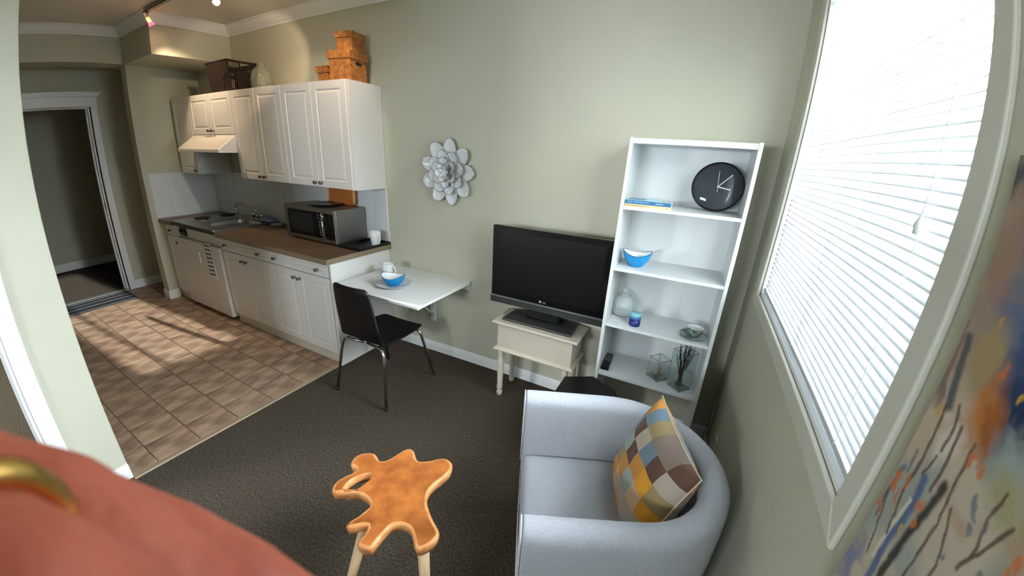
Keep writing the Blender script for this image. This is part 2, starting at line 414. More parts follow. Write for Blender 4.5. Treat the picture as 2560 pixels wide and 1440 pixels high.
# hall doorway
d2 = setting('door_2', (-3.54, -1.285, 0))
box('door_casing', 0.0, 0.02, 0.425, 0.492, 0, 2.10, TRIM, d2, bevel=0.004); box('door_casing', 0.0, 0.02, -0.492, -0.425, 0, 2.10, TRIM, d2, bevel=0.004)
box('head_casing', 0.0, 0.022, -0.495, 0.495, 2.10, 2.205, TRIM, d2, bevel=0.002)
prism('cap_moulding', [(-0.50, 2.205), (0.50, 2.205), (0.512, 2.222), (0.545, 2.246), (0.545, 2.256), (-0.545, 2.256), (-0.545, 2.246), (-0.512, 2.222)], 0.0, 0.05, TRIM, d2, M=FX)
box('jamb', -0.13, 0.0, 0.400, 0.426, 0, 2.10, TRIM, d2); box('jamb', -0.13, 0.0, -0.426, -0.400, 0, 2.10, TRIM, d2); box('head_jamb', -0.13, 0.0, -0.40, 0.40, 2.083, 2.10, TRIM, d2)
box('door_stop', -0.085, -0.05, 0.386, 0.40, 0, 2.08, TRIM, d2)
box('strike_plate', -0.04, -0.012, 0.3985, 0.4005, 0.98, 1.06, mat('dark_bronze_plate', (40, 34, 30), 0.4, metal=0.8), d2)
struct(box('trim_3', -3.60, -3.525, -1.70, -0.87, 0.0, 0.012, mat('aluminium_threshold', (176, 176, 172), 0.35, metal=0.8)))

# window: casing, frame, sashes and glass
win = setting('window_1', (XR, 0, 0))
OY0, OY1, OZ0, OZ1 = -1.716, -0.332, 1.094, 2.49
CASM = mat('painted_window_casing', (200, 199, 186), 0.5)
def casing(name, poly):
    prism(name, poly, 0.0, 0.013, CASM, win, bevel=0.004, M=Matrix(((0, 0, -1, 0), (1, 0, 0, 0), (0, 1, 0, 0), (0, 0, 0, 1))))
casing('casing_bottom', [(OY0, OZ0), (OY1, OZ0), (WY1, WZ0), (WY0, WZ0)])
casing('casing_top', [(WY0, WZ1), (WY1, WZ1), (OY1, OZ1), (OY0, OZ1)])
casing('casing_side', [(OY0, OZ0), (WY0, WZ0), (WY0, WZ1), (OY0, OZ1)])
casing('casing_side', [(WY1, WZ0), (OY1, OZ0), (OY1, OZ1), (WY1, WZ1)])
for nm, b in (('reveal', (0.0, 0.13, WY0 - 0.001, WY0 + 0.012, WZ0, WZ1)), ('reveal', (0.0, 0.13, WY1 - 0.012, WY1 + 0.001, WZ0, WZ1)), ('sill', (0.0, 0.13, WY0, WY1, WZ0 - 0.001, WZ0 + 0.014)), ('reveal', (0.0, 0.13, WY0, WY1, WZ1 - 0.012, WZ1 + 0.001))):
    box(nm, *b, TRIM, win)
ym = (WY0 + WY1) / 2
for nm, b in (('sash_frame', (0.075, 0.115, WY0 + 0.012, WY0 + 0.055, WZ0 + 0.014, WZ1 - 0.012)), ('sash_frame', (0.075, 0.115, WY1 - 0.055, WY1 - 0.012, WZ0 + 0.014, WZ1 - 0.012)), ('sash_frame', (0.075, 0.115, WY0 + 0.055, WY1 - 0.055, WZ0 + 0.014, WZ0 + 0.06)), ('sash_frame', (0.075, 0.115, WY0 + 0.055, WY1 - 0.055, WZ1 - 0.06, WZ1 - 0.012)), ('mullion', (0.078, 0.112, ym - 0.02, ym + 0.02, WZ0 + 0.06, WZ1 - 0.06))):
    box(nm, *b, TRIM, win, bevel=0.003)
box('pane', 0.094, 0.098, WY0 + 0.05, ym - 0.015, WZ0 + 0.055, WZ1 - 0.055, WINGLASS, win)
box('pane', 0.094, 0.098, ym + 0.015, WY1 - 0.05, WZ0 + 0.055, WZ1 - 0.055, WINGLASS, win)

# venetian blind
bl = thing('venetian_blind', 'white venetian blind with many thin slats filling the bright window', 'blind', (XR + 0.020, ym, WZ0))
BW = (WY1 - WY0) / 2 - 0.016
bm = bmesh.new()
prof = []
for k in range(7):
    s = -1 + 2 * k / 6; prof.append((0.0125 * s, 0.0022 * (1 - s * s)))
ringsA = []
for y in (-BW, BW):
    ringsA.append([(p[0], y, p[1]) for p in prof] + [(p[0], y, p[1] - 0.0006) for p in prof[::-1]])
loft(bm, ringsA)
sm = bpy.data.meshes.new('slat'); bmesh.ops.recalc_face_normals(bm, faces=bm.faces[:]); bm.to_mesh(sm); bm.free(); sm.materials.append(BLIND)
TILT = math.radians(-34)
z = 0.058; PITCH = 0.0212; n = 0
while z < WZ1 - WZ0 - 0.05:
    o = bpy.data.objects.new('slat', sm); link(o, bl); o.location = (0, 0, z); o.rotation_euler = (0, TILT + random.uniform(-.03, .03), 0)
    z += PITCH; n += 1
box('bottom_rail', -0.013, 0.013, -BW, BW, 0.024, 0.040, BLIND, bl, bevel=0.003)
box('head_rail', -0.014, 0.02, -BW, BW, WZ1 - WZ0 - 0.045, WZ1 - WZ0 - 0.014, TRIM, bl, bevel=0.002)
CORD = mat('white_cord', (244, 246, 248), 0.7)
for yy in (-1.525, -1.04, -0.50):
    for dx in (-0.0145, 0.0145):
        tube('ladder_cord', [(dx, yy - ym, 0.035), (dx, yy - ym, WZ1 - WZ0 - 0.04)], 0.0008, CORD, bl, n=5)
tube('lift_cord', [(-0.02, -1.53 - ym, 0.50), (-0.02, -1.535 - ym, WZ1 - WZ0 - 0.04)], 0.0009, CORD, bl, n=5)
lathe('cord_tassel', [(0, 0), (0.006, 0.002), (0.0075, 0.016), (0.004, 0.03), (0.0015, 0.034), (0, 0.034)], mat('clear_tassel', (225, 228, 228), 0.3), bl, n=12, center=(-0.02, -1.53 - ym, 0.466))
tube('tilt_wand', [(-0.022, -0.52 - ym, 0.45), (-0.020, -0.52 - ym, WZ1 - WZ0 - 0.04)], 0.003, glass_mat('clear_wand', tint=0.3), bl, n=8)
# ================================================================== KITCHEN
# glazed wall tiles: children of the two walls
bm = bmesh.new(); bbox(bm, -0.0765, 0.0765, -0.003, 0.0, -0.0765, 0.0765)
bmesh.ops.bevel(bm, geom=[e for e in bm.edges if all(v.co.y < -0.002 for v in e.verts)], offset=0.002, segments=2, affect='EDGES')
tl = bpy.data.meshes.new('wall_tile'); bmesh.ops.recalc_face_normals(bm, faces=bm.faces[:]); bm.to_mesh(tl); bm.free(); tl.materials.append(TILEW)
wb = bpy.data.objects['wall_back']; we = bpy.data.objects['wall_kitchen_end']
box('tile_grout', XK, 0.005, -0.0015, 0.0, 0.914, 1.385, GROUTW, wb)
box('tile_grout', XK, XK + 0.0015, -0.645, 0.0, 0.914, 1.385, GROUTW, we)
for r in range(3):
    zc = 0.916 + 0.0775 + r * 0.155
    for k in range(18):
        x = 0.005 - 0.0775 - k * 0.155
        wdt = 1.0
        if x + 0.0775 < XK + 0.02: continue
        o = bpy.data.objects.new('wall_tile', tl); link(o, wb); o.location = (x, -0.001, zc)
        if x - 0.0775 < XK: wdt = (x + 0.0775 - XK) / 0.155; o.location.x = (x + 0.0775 + XK) / 2; o.scale.x = wdt
    for k in range(4):
        y = -0.0775 - 0.155 * k - 0.02
        o = bpy.data.objects.new('wall_tile', tl); link(o, we); o.location = (XK + 0.001, y, zc); o.rotation_euler = (0, 0, PI / 2)
struct(box('trim_4', 0.004, 0.011, -0.009, 0.0, 0.914, 1.385, TRIM, wb)) if False else box('tile_edge_strip', 0.004, 0.011, -0.008, 0.0, 0.914, 1.385, TRIM, wb)

def knob(parent, x, y, z):
    return lathe('knob', [(0, -0.0), (0.007, 0.0), (0.0055, 0.006), (0.006, 0.012), (0.0125, 0.018), (0.0145, 0.023), (0.0125, 0.028), (0.006, 0.031), (0, 0.0315)], NICKEL, parent, n=14, M=T(x, y, z) @ RX(PI / 2))
def raised_door(name, parent, x0, x1, z0, z1, y, th=0.019, stile=0.055, flat=False):
    """thermofoil door facing -y with a routed, raised centre panel; front face at y"""
    bm = bmesh.new(); g = 0.0015
    x0 += g; x1 -= g; z0 += g; z1 -= g
    def rect(i, yy): return [bm.verts.new(p) for p in ((x0 + i, yy, z0 + i), (x1 - i, yy, z0 + i), (x1 - i, yy, z1 - i), (x0 + i, yy, z1 - i))]
    L = [rect(0, y + th), rect(0, y + 0.004), rect(0.004, y)]
    if not flat: L += [rect(stile, y), rect(stile + 0.006, y + 0.006), rect(stile + 0.011, y + 0.006), rect(stile + 0.024, y + 0.001), rect(stile + 0.028, y + 0.0005)]
    bm.faces.new(L[0])
    for a, b in zip(L, L[1:]):
        for k in range(4): bm.faces.new((a[k], a[(k + 1) % 4], b[(k + 1) % 4], b[k]))
    bm.faces.new(L[-1])
    return meshobj(name, bm, CAB, parent)

YU = -0.335; ZT = 2.141; ZB = 1.38
def upper(name, label, x0, x1, zb, doors, knobz=None, group='white upper cabinets'):
    t = thing(name, label, 'cabinet', ((x0 + x1) / 2, 0, zb), group=group)
    ox = (x0 + x1) / 2
    box('body', x0 - ox, x1 - ox, YU + 0.021, -0.003, 0.0, ZT - zb, CAB, t)
    n = len(doors) - 1
    for i in range(n):
        d = raised_door('door', t, doors[i] - ox, doors[i + 1] - ox, 0.0, ZT - zb, YU)
    return t, ox
c, ox = upper('upper_cabinet', 'narrow white wall cabinet left of the range hood', -2.70, -2.31, ZB, [-2.70, -2.31]); ds = [o for o in c.children if o.name.startswith('door')]
knob(ds[0], -2.345 - ox, YU, 0.035)
box('filler_strip', XK - ox + 0.002, -2.70 - ox, YU + 0.03, -0.02, 0.0, ZT - ZB, CAB, c)
c, ox = upper('upper_cabinet', 'short two-door white wall cabinet above the range hood', -2.31, -1.49, 1.77, [-2.31, -1.90, -1.49]); ds = [o for o in c.children if o.name.startswith('door')]
knob(ds[0], -1.935 - ox, YU, 0.035); knob(ds[1], -1.865 - ox, YU, 0.035)
c, ox = upper('upper_cabinet', 'tall two-door white wall cabinet beside the range hood', -1.49, -0.745, ZB, [-1.49, -1.12, -0.745]); ds = [o for o in c.children if o.name.startswith('door')]
knob(ds[0], -1.155 - ox, YU, 0.035); knob(ds[1], -1.085 - ox, YU, 0.035)
c, ox = upper('upper_cabinet', 'tall two-door white wall cabinet above the microwave with a white end panel', -0.745, 0.012, ZB, [-0.745, -0.37, 0.008]); ds = [o for o in c.children if o.name.startswith('door')]
knob(ds[0], -0.405 - ox, YU, 0.035); knob(ds[1], -0.335 - ox, YU, 0.035)
# range hood
h = thing('range_hood', 'white under-cabinet range hood above the small stove', 'range hood', (-1.90, 0, 1.61))
prism('canopy', [(-0.50, 0.0), (-0.50, 0.028), (-0.33, 0.158), (-0.005, 0.158), (-0.005, 0.0)], -0.405, 0.41, mat('hood_enamel', (232, 226, 218), 0.3), h, bevel=0.004, M=Matrix(((0, 0, 1, 0), (1, 0, 0, 0), (0, 1, 0, 0), (0, 0, 0, 1))))
box('control_strip', -0.16, 0.10, -0.352, -0.335, 0.128, 0.150, mat('hood_label', (206, 196, 182), 0.4), h)
for k in range(2): box('switch', -0.06 + 0.05 * k, -0.04 + 0.05 * k, -0.362, -0.35, 0.118, 0.142, mat('hood_switch', (150, 134, 120), 0.4), h, bevel=0.002)
box('grease_filter', -0.36, 0.36, -0.46, -0.05, -0.003, 0.002, STEELD, h)

# base cabinets
YB = -0.602; CT = 0.914; TK = 0.10
def basecab(label, x0, x1, drawer, doors, knobs_d, knobs_p, end=None):
    t = thing('base_cabinet', label, 'cabinet', ((x0 + x1) / 2, 0, 0), group='white base cabinets'); ox = (x0 + x1) / 2
    box('body', x0 - ox, x1 - ox, YB + 0.021, -0.002, TK, 0.874, CAB, t)
    box('toe_kick', x0 - ox, x1 - ox, YB + 0.028, YB + 0.042, 0.0, TK, mat('toe_kick_board', (206, 196, 182), 0.45), t)
    dr = raised_door('drawer_front', t, drawer[0] - ox, drawer[1] - ox, 0.745, 0.868, YB, stile=0.032)
    for kx in knobs_d: knob(dr, kx - ox, YB, 0.80)
    for i in range(len(doors) - 1):
        d = raised_door('door', t, doors[i] - ox, doors[i + 1] - ox, TK, 0.742, YB)
        for kx in knobs_p:
            if doors[i] < kx < doors[i + 1]: knob(d, kx - ox, YB, 0.685)
    if end: box('end_panel', end[0] - ox, end[1] - ox, YB - 0.0, -0.002, 0.0, 0.874, CAB, t, bevel=0.002)
    return t
basecab('narrow white base cabinet beside the stub wall', XK + 0.004, -2.425, (XK + 0.03, -2.425), [XK + 0.03, -2.425], [-2.60], [-2.455])
basecab('white base cabinet with two doors next to the compact fridge', -1.535, -0.80, (-1.535, -0.80), [-1.535, -1.17, -0.80], [-1.445, -0.915], [-1.20, -1.135])
basecab('white two-door base cabinet with an end panel behind the dining chair', -0.80, -0.018, (-0.80, -0.03), [-0.80, -0.415, -0.03], [-0.685, -0.15], [-0.447, -0.382], end=(-0.018, 0.0))

# worktops
w1 = thing('worktop', 'brown laminate worktop under the microwave', 'worktop', (-0.76, 0, 0.874))
box('slab', -0.765, 0.78, -0.645, -0.003, 0.0, 0.038, COUNTER, w1, bevel=0.004)
box('front_edge', -0.765, 0.782, -0.648, -0.644, -0.002, 0.037, COUNTEREDGE, w1); box('end_edge', 0.779, 0.783, -0.645, -0.003, -0.002, 0.037, COUNTEREDGE, w1)
w2 = thing('worktop', 'small brown laminate worktop in the corner left of the burners', 'worktop', (-2.59, 0, 0.874))
box('slab', -0.172, 0.165, -0.640, -0.003, 0.0, 0.038, COUNTER, w2, bevel=0.004)
box('front_edge', -0.172, 0.165, -0.644, -0.639, -0.002, 0.037, COUNTEREDGE, w2)

# compact kitchenette: fridge below, burners and sink in one steel top
k = thing('compact_kitchen_unit', 'white compact fridge unit with two burners and a sink on top', 'fridge unit', (-1.98, 0, 0))
ENAM = mat('white_enamel', (220, 216, 210), 0.35)
box('body', -0.44, 0.436, -0.565, -0.01, 0.035, 0.885, ENAM, k, bevel=0.004)
box('control_panel', -0.438, 0.434, -0.598, -0.565, 0.765, 0.885, ENAM, k, bevel=0.004)
fd = box('fridge_door', -0.438, 0.17, -0.628, -0.566, 0.05, 0.757, ENAM, k, bevel=0.006)
box('handle', 0.03, 0.052, -0.648, -0.628, 0.55, 0.66, mat('pale_grey_handle', (200, 200, 198), 0.4), fd, bevel=0.004); box('badge', -0.30, -0.275, -0.6295, -0.628, 0.71, 0.716, DGREY, fd)
sd_ = box('side_door', 0.176, 0.434, -0.628, -0.566, 0.05, 0.757, ENAM, k, bevel=0.006)
for kx in (-0.35, 0.33): box('foot', kx - 0.02, kx + 0.02, -0.54, -0.50, 0.0, 0.036, BLACKP, k)
cp = prism('switch_panel', [(-0.40, 0.80), (-0.385, 0.782), (-0.245, 0.776), (-0.232, 0.80), (-0.238, 0.848), (-0.25, 0.86), (-0.385, 0.86), (-0.40, 0.845)], 0.0, 0.006, BLACKP, k, M=T(0, -0.598, 0) @ FY)
for kx in (-0.36, -0.28): lathe('burner_knob', [(0, 0), (0.017, 0), (0.015, 0.016), (0, 0.016)], DGREY, cp, n=16, M=T(kx, -0.604, 0.82) @ RX(PI / 2))
# steel top with a sunk basin
bm = bmesh.new()
def ring(pts, z): return [bm.verts.new((p[0], p[1], z)) for p in pts]
def rrect(x0, x1, y0, y1, r, n=5):
    P = []
    for (cx_, cy_, a0) in ((x1 - r, y1 - r, 0), (x0 + r, y1 - r, PI / 2), (x0 + r, y0 + r, PI), (x1 - r, y0 + r, 1.5 * PI)):
        for i in range(n + 1):
            a = a0 + PI / 2 * i / n; P.append((cx_ + r * math.cos(a), cy_ + r * math.sin(a)))
    return P
oo = rrect(-0.445, 0.44, -0.648, -0.006, 0.012); ii = rrect(0.00, 0.40, -0.52, -0.14, 0.06)
R0 = ring(oo, 0.886); R1 = ring(oo, 0.922); R2 = ring(rrect(-0.438, 0.433, -0.641, -0.012, 0.012), 0.928)
R3 = ring(rrect(-0.02, 0.42, -0.54, -0.12, 0.07), 0.928); R4 = ring(ii, 0.922); R5 = ring(rrect(0.015, 0.385, -0.505, -0.155, 0.055), 0.83); R6 = ring(rrect(0.05, 0.35, -0.47, -0.19, 0.05), 0.82)
for a, b in ((R0, R1), (R1, R2), (R2, R3), (R3, R4), (R4, R5), (R5, R6)):
    nn = len(a)
    for q in range(nn): bm.faces.new((a[q], a[(q + 1) % nn], b[(q + 1) % nn], b[q]))
bm.faces.new(R6); bm.faces.new(R0[::-1])
meshobj('steel_top', bm, STEEL, k)
box('front_band', -0.446, 0.441, -0.6500, -0.647, 0.888, 0.923, mat('dark_front_band', (56, 48, 42), 0.35, metal=0.4), k)
lathe('drain', [(0, 0.0015), (0.02, 0.002), (0.024, 0.0), ], CHROME, k, n=20, center=(0.2, -0.33, 0.8205))
for bx, by, br in ((-0.26, -0.42, 0.082), (-0.25, -0.16, 0.082)):
    b = lathe('burner', [(0, 0.929), (br * 0.98, 0.929), (br * 1.25, 0.932), (br * 1.28, 0.929), (br * 1.28, 0.9275)], CHROME, k, n=32, center=(bx, by, 0))
    pts = []
    for i in range(150):
        a = i * 0.168; r = 0.018 + (br - 0.02) * i / 149; pts.append((bx + r * math.cos(a), by + r * math.sin(a), 0.941))
    tube('coil', pts, 0.0052, mat('burnt_coil', (30, 26, 24), 0.5, metal=0.3), b, n=6)
# faucet
f = thing('faucet', 'chrome swan-neck faucet with two handles behind the sink', 'faucet', (-1.80, -0.075, 0.928))
box('deck_plate', -0.10, 0.10, -0.025, 0.025, 0.0, 0.012, CHROME, f, bevel=0.005)
lathe('spout_base', [(0, 0.01), (0.02, 0.01), (0.016, 0.05), (0.012, 0.06), (0, 0.06)], CHROME, f, n=16)
sp = [(0, 0, 0.05), (-0.005, -0.002, 0.085), (-0.05, -0.02, 0.115), (-0.11, -0.05, 0.150), (-0.16, -0.08, 0.168), (-0.185, -0.092, 0.162), (-0.20, -0.10, 0.14), (-0.205, -0.102, 0.115)]
tube('spout', sp, [0.011, 0.0105, 0.010, 0.0095, 0.0095, 0.0095, 0.0095, 0.0095], CHROME, f, n=12)
lathe('aerator', [(0, 0.06), (0.013, 0.062), (0.014, 0.085), (0.009, 0.09), (0.013, 0.094), (0.013, 0.108), (0.0095, 0.118), (0, 0.118)], CHROME, f, n=16, center=(-0.206, -0.103, 0))
for s in (-1, 1):
    hd = lathe('tap_handle', [(0, 0.01), (0.015, 0.012), (0.013, 0.03), (0.02, 0.034), (0.021, 0.055), (0.012, 0.063), (0, 0.064)], CHROME, f, n=10, center=(0.078 * s, 0, 0))
# folded blue cloth beside the faucet, dark cable clip and cutlery cup behind it
bm = bmesh.new(); rings = []
for i in range(9):
    u = i / 8.0; x = -0.10 + 0.20 * u; hgt = 0.05 * math.sin(PI * min(1, u * 1.05 + 0.03)) ** 0.6 + 0.006; wy = 0.05 + 0.02 * math.sin(PI * u)
    rings.append([(x, -wy * math.cos(a) * (0.9 + 0.1 * math.sin(5 * u + a)), max(0.0, hgt * math.sin(a)) * (1 + 0.12 * math.sin(3 * a + 4 * u))) for a in [PI * q / 10 for q in range(11)]])
loft(bm, rings)
cl = meshobj('dish_cloth', bm, mat('slate_blue_cloth', (132, 150, 184), 0.9, var=0.15, vscale=30, bump=0.3), None, smooth=True, sub=1); cl.location = (-1.61, -0.085, 0.930); cl.rotation_euler = (0, 0, 0.05)
tag(cl, 'folded slate-blue dish cloth beside the faucet', 'cloth')
st = lathe('soap_dish', [(0, 0), (0.04, 0.0), (0.05, 0.012), (0.046, 0.012), (0.038, 0.004), (0, 0.004)], mat('pale_glass_dish', (190, 196, 200), 0.15), None, n=24, sx=1.5); st.location = (-1.44, -0.10, 0.912)
tag(st, 'pale oval dish lying against the blue cloth', 'dish')

# striped tea towel hanging on the fridge unit
tw = thing('tea_towel', 'white tea towel with black stripes hanging on the fridge unit', 'towel', (-1.735, -0.632, 0.0))
TW = mat('white_cotton', (226, 224, 220), 0.9, bump=0.2, bscale=500); TB = mat('black_cotton', (24, 22, 24), 0.9)
bm = bmesh.new()
def tzy(z, x): return -0.004 - 0.003 * math.sin(x * 60 + z * 6)
nx, nz = 10, 24; V = [[None] * (nz + 1) for _ in range(nx + 1)]
for i in range(nx + 1):
    for j in range(nz + 1):
        x = -0.055 + 0.11 * i / nx; zz = 0.42 + 0.36 * j / nz; V[i][j] = bm.verts.new((x, tzy(zz, x), zz))
for i in range(nx):
    for j in range(nz): bm.faces.new((V[i][j], V[i + 1][j], V[i + 1][j + 1], V[i][j + 1]))
o = meshobj('cloth', bm, TW, tw, smooth=True); so_ = o.modifiers.new('sol', 'SOLIDIFY'); so_.thickness = 0.006
for s in range(8):
    zz = 0.47 + 0.041 * s
    bm = bmesh.new(); P = []
    for i in range(13):
        x = -0.0555 + 0.111 * i / 12; P.append((bm.verts.new((x, tzy(zz, x) - 0.0035, zz - 0.0055)), bm.verts.new((x, tzy(zz, x) - 0.0035, zz + 0.0055))))
    for a, b in zip(P, P[1:]): bm.faces.new((a[0], b[0], b[1], a[1]))
    o2 = meshobj('stripe', bm, TB, tw); s2 = o2.modifiers.new('sol', 'SOLIDIFY'); s2.thickness = 0.001

# microwave
m = thing('microwave', 'stainless steel microwave with a dark glass door on the worktop', 'microwave', (-0.56, 0, 0.914))
box('body', -0.322, 0.315, -0.318, -0.012, 0.012, 0.290, STEELD, m, bevel=0.004)
for fx in (-0.27, 0.27):
    for fy in (-0.28, -0.06): lathe('foot', [(0, 0), (0.015, 0), (0.013, 0.014), (0, 0.014)], BLACKP, m, n=12, center=(fx, fy, 0))
box('front_frame', -0.322, 0.315, -0.336, -0.318, 0.012, 0.290, STEELD, m, bevel=0.003)
md = box('door_glass', -0.275, 0.10, -0.339, -0.336, 0.045, 0.258, BLACKG, m)
box('window', -0.235, 0.055, -0.3398, -0.339, 0.075, 0.235, mat('dark_mesh_window', (26, 30, 29), 0.12), md)
pn = box('control_panel', 0.102, 0.305, -0.339, -0.336, 0.045, 0.258, BLACKG, m)
dp = box('display_frame', 0.12, 0.20, -0.3405, -0.339, 0.205, 0.243, STEELD, pn); box('display', 0.127, 0.193, -0.3412, -0.3405, 0.211, 0.237, BLACKG, dp)
for r_ in range(6):
    for c_ in range(3): lathe('button', [(0, 0), (0.0062, 0), (0.005, 0.0016), (0, 0.0016)], mat('grey_button', (140, 140, 138), 0.4), pn, n=10, M=T(0.135 + 0.024 * c_, -0.339, 0.075 + 0.021 * r_) @ RX(PI / 2))
hb = tube('handle', [(0.215, -0.372, 0.035), (0.215, -0.372, 0.262)], 0.0055, STEEL, m, n=12)
for zz in (0.06, 0.235): tube('handle_post', [(0.215, -0.372, zz), (0.215, -0.336, zz)], 0.005, CHROME, hb, n=8)
# dark plate on the microwave
pl = lathe('grill_plate', [(0, 0), (0.10, 0.0), (0.135, 0.012), (0.138, 0.018), (0.132, 0.018), (0.098, 0.006), (0, 0.006)], mat('smoked_black_glass', (18, 20, 18), 0.08), None, n=40); pl.location = (-0.55, -0.165, 1.2045)
tag(pl, 'round black plate on top of the microwave', 'plate')
# cutting board leaning on the tiles
cb = thing('cutting_board', 'honey-coloured wooden cutting board standing on the back of the microwave', 'cutting board', (-0.495, -0.012, 1.2048))
bm = bmesh.new(); o = rrect(-0.175, 0.175, 0.0, 0.166, 0.03)
prism('board', o, 0.0, 0.016, mat('honey_bamboo', (190, 116, 56), 0.4, rgb2=(170, 96, 42), vscale=10, stretch=(1, 14, 1)), cb, bevel=0.003, M=RX(math.radians(-3.5)) @ T(0, -0.022, 0.0) @ FY)
prism('edge_band', rrect(-0.172, -0.15, 0.022, 0.146, 0.008), 0.0155, 0.0168, mat('pale_maple_band', (214, 176, 124), 0.4), cb, M=RX(math.radians(-3.5)) @ T(0, -0.022, 0.0) @ FY)
prism('edge_band', rrect(0.15, 0.172, 0.022, 0.146, 0.008), 0.0155, 0.0168, mat('pale_maple_band', (214, 176, 124), 0.4), cb, M=RX(math.radians(-3.5)) @ T(0, -0.022, 0.0) @ FY)
# black tray
tr = thing('tray', 'black rectangular tray at the worktop end beside the microwave', 'tray', (-0.11, -0.165, 0.9125))
box('base', -0.115, 0.13, -0.17, 0.155, 0.0, 0.006, BLACKP, tr)
boxes('rim', [(-0.118, 0.133, -0.175, -0.165, 0.0, 0.022), (-0.118, 0.133, 0.150, 0.160, 0.0, 0.022), (-0.118, -0.110, -0.165, 0.150, 0.0, 0.022), (0.125, 0.133, -0.165, 0.150, 0.0, 0.022)], BLACKP, tr, bevel=0.002)
def mug(name, label, loc, rz, r=0.04, hh=0.1, taper=0.86, group=None):
    t = thing(name, label, 'mug', loc, rz, group)
    lathe('cup', [(0, 0), (r * taper * 0.95, 0), (r * taper, 0.003), (r, hh * 0.7), (r, hh), (r - 0.003, hh), (r - 0.0035, hh * 0.7), (r * taper - 0.004, 0.006), (0, 0.006)], WHITEC, t, n=32)
    P = []
    for i in range(13):
        a = -PI / 2 + PI * i / 12; P.append((r - 0.003 + 0.030 * math.cos(a), 0, hh * 0.53 + hh * 0.30 * math.sin(a)))
    tube('handle', P, 0.0055, WHITEC, t, n=10)
    return t
mug('mug', 'white mug standing on the black tray', (-0.038, -0.115, 0.9187), -0.25, r=0.046, hh=0.115, taper=0.72, group='white mugs')
# ================================================================== ON TOP OF THE WALL CABINETS
ZC = 2.1415
# brown plastic laundry basket with slots
bk = thing('laundry_basket', 'dark brown slotted plastic basket on top of the wall cabinets', 'basket', (-1.725, -0.165, ZC))
bx, by, bh = 0.195, 0.14, 0.262
def bwall(P, Q, P2, Q2, nm, slots):
    """panel between bottom edge P-Q and top edge P2-Q2 made of a grid of bars"""
    bm = bmesh.new(); P, Q, P2, Q2 = map(Vector, (P, Q, P2, Q2))
    nrm = (Q - P).cross(P2 - P).normalized() * 0.003
    def pt(u, v): return P.lerp(Q, u).lerp(P2.lerp(Q2, u), v)
    def quad(u0, u1, v0, v1):
        a = [pt(u0, v0), pt(u1, v0), pt(u1, v1), pt(u0, v1)]
        A = [bm.verts.new(p + nrm * 0.5) for p in a]; B = [bm.verts.new(p - nrm * 0.5) for p in a]
        bm.faces.new(A); bm.faces.new(B[::-1])
        for k in range(4): bm.faces.new((A[k], B[k], B[(k + 1) % 4], A[(k + 1) % 4]))
    for q in slots: quad(*q)
    return meshobj(nm, bm, BROWNP, bk)
t_ = 0.86
def corner(sx, sy, z): 
    f = t_ + (1 - t_) * z / bh; return (sx * bx * f, sy * by * f, z)
solid = [(0, 1, 0.0, 0.10), (0, 1, 0.62, 0.66), (0, 1, 0.93, 1.0), (0, 0.12, 0.1, 0.93), (0.88, 1, 0.1, 0.93)]
bars = [(0.12 + 0.76 * i / 16 - 0.012, 0.12 + 0.76 * i / 16 + 0.012, 0.1, 0.93) for i in range(1, 16)]
frontsolid = [(0, 1, 0.0, 1.0)]
for nm, a, b in (('front_panel', (-1, -1), (1, -1)), ('side_panel', (1, -1), (1, 1)), ('back_panel', (1, 1), (-1, 1)), ('side_panel', (-1, 1), (-1, -1))):
    handle = nm == 'side_panel'
    if nm == 'front_panel': sl = [(0, 1, 0, 0.10), (0, 1, 0.62, 0.66), (0, 1, 0.66, 1.0), (0, 0.72, 0.1, 0.62), (0.96, 1, 0.1, 0.62)] + [(0.72 + 0.24 * i / 5 - 0.014, 0.72 + 0.24 * i / 5 + 0.014, 0.1, 0.62) for i in range(1, 5)]
    elif handle: sl = [(0, 1, 0, 0.12), (0, 1, 0.60, 0.70), (0, 1, 0.94, 1.0), (0, 0.06, 0.12, 0.94), (0.36, 1.0, 0.12, 0.60), (0.80, 1, 0.70, 0.94), (0.36, 0.42, 0.70, 0.94)] + [(0.06 + 0.30 * i / 5 - 0.012, 0.06 + 0.30 * i / 5 + 0.012, 0.12, 0.94) for i in range(1, 5)]
    else: sl = [(0, 1, 0, 0.1), (0, 1, 0.55, 0.62), (0, 1, 0.92, 1), (0, 0.06, 0.1, 0.92), (0.94, 1, 0.1, 0.92)] + [(0.06 + 0.88 * i / 18 - 0.01, 0.06 + 0.88 * i / 18 + 0.01, 0.1, 0.92) for i in range(1, 18)]
    bwall(corner(*a, 0), corner(*b, 0), corner(*a, bh), corner(*b, bh), nm, sl)
tube('rim', [corner(-1.02, -1.02, bh), corner(1.02, -1.02, bh), corner(1.02, 1.02, bh), corner(-1.02, 1.02, bh)], 0.008, BROWNP, bk, n=8, smooth=False, closed=True)
box('floor_panel', -bx * t_, bx * t_, -by * t_, by * t_, 0.001, 0.006, BROWNP, bk)
# clear glass jug behind it
jg = thing('glass_jug', 'clear glass jug standing behind the brown basket', 'jug', (-1.27, -0.15, ZC))
lathe('jar', [(0, 0), (0.085, 0), (0.095, 0.02), (0.095, 0.10), (0.07, 0.17), (0.035, 0.20), (0.035, 0.235), (0.031, 0.235), (0.031, 0.20), (0.066, 0.168), (0.090, 0.10), (0.09, 0.02), (0.08, 0.005), (0, 0.005)], glass_mat('jug_glass', (246, 248, 242), tint=0.06), jg, n=28)
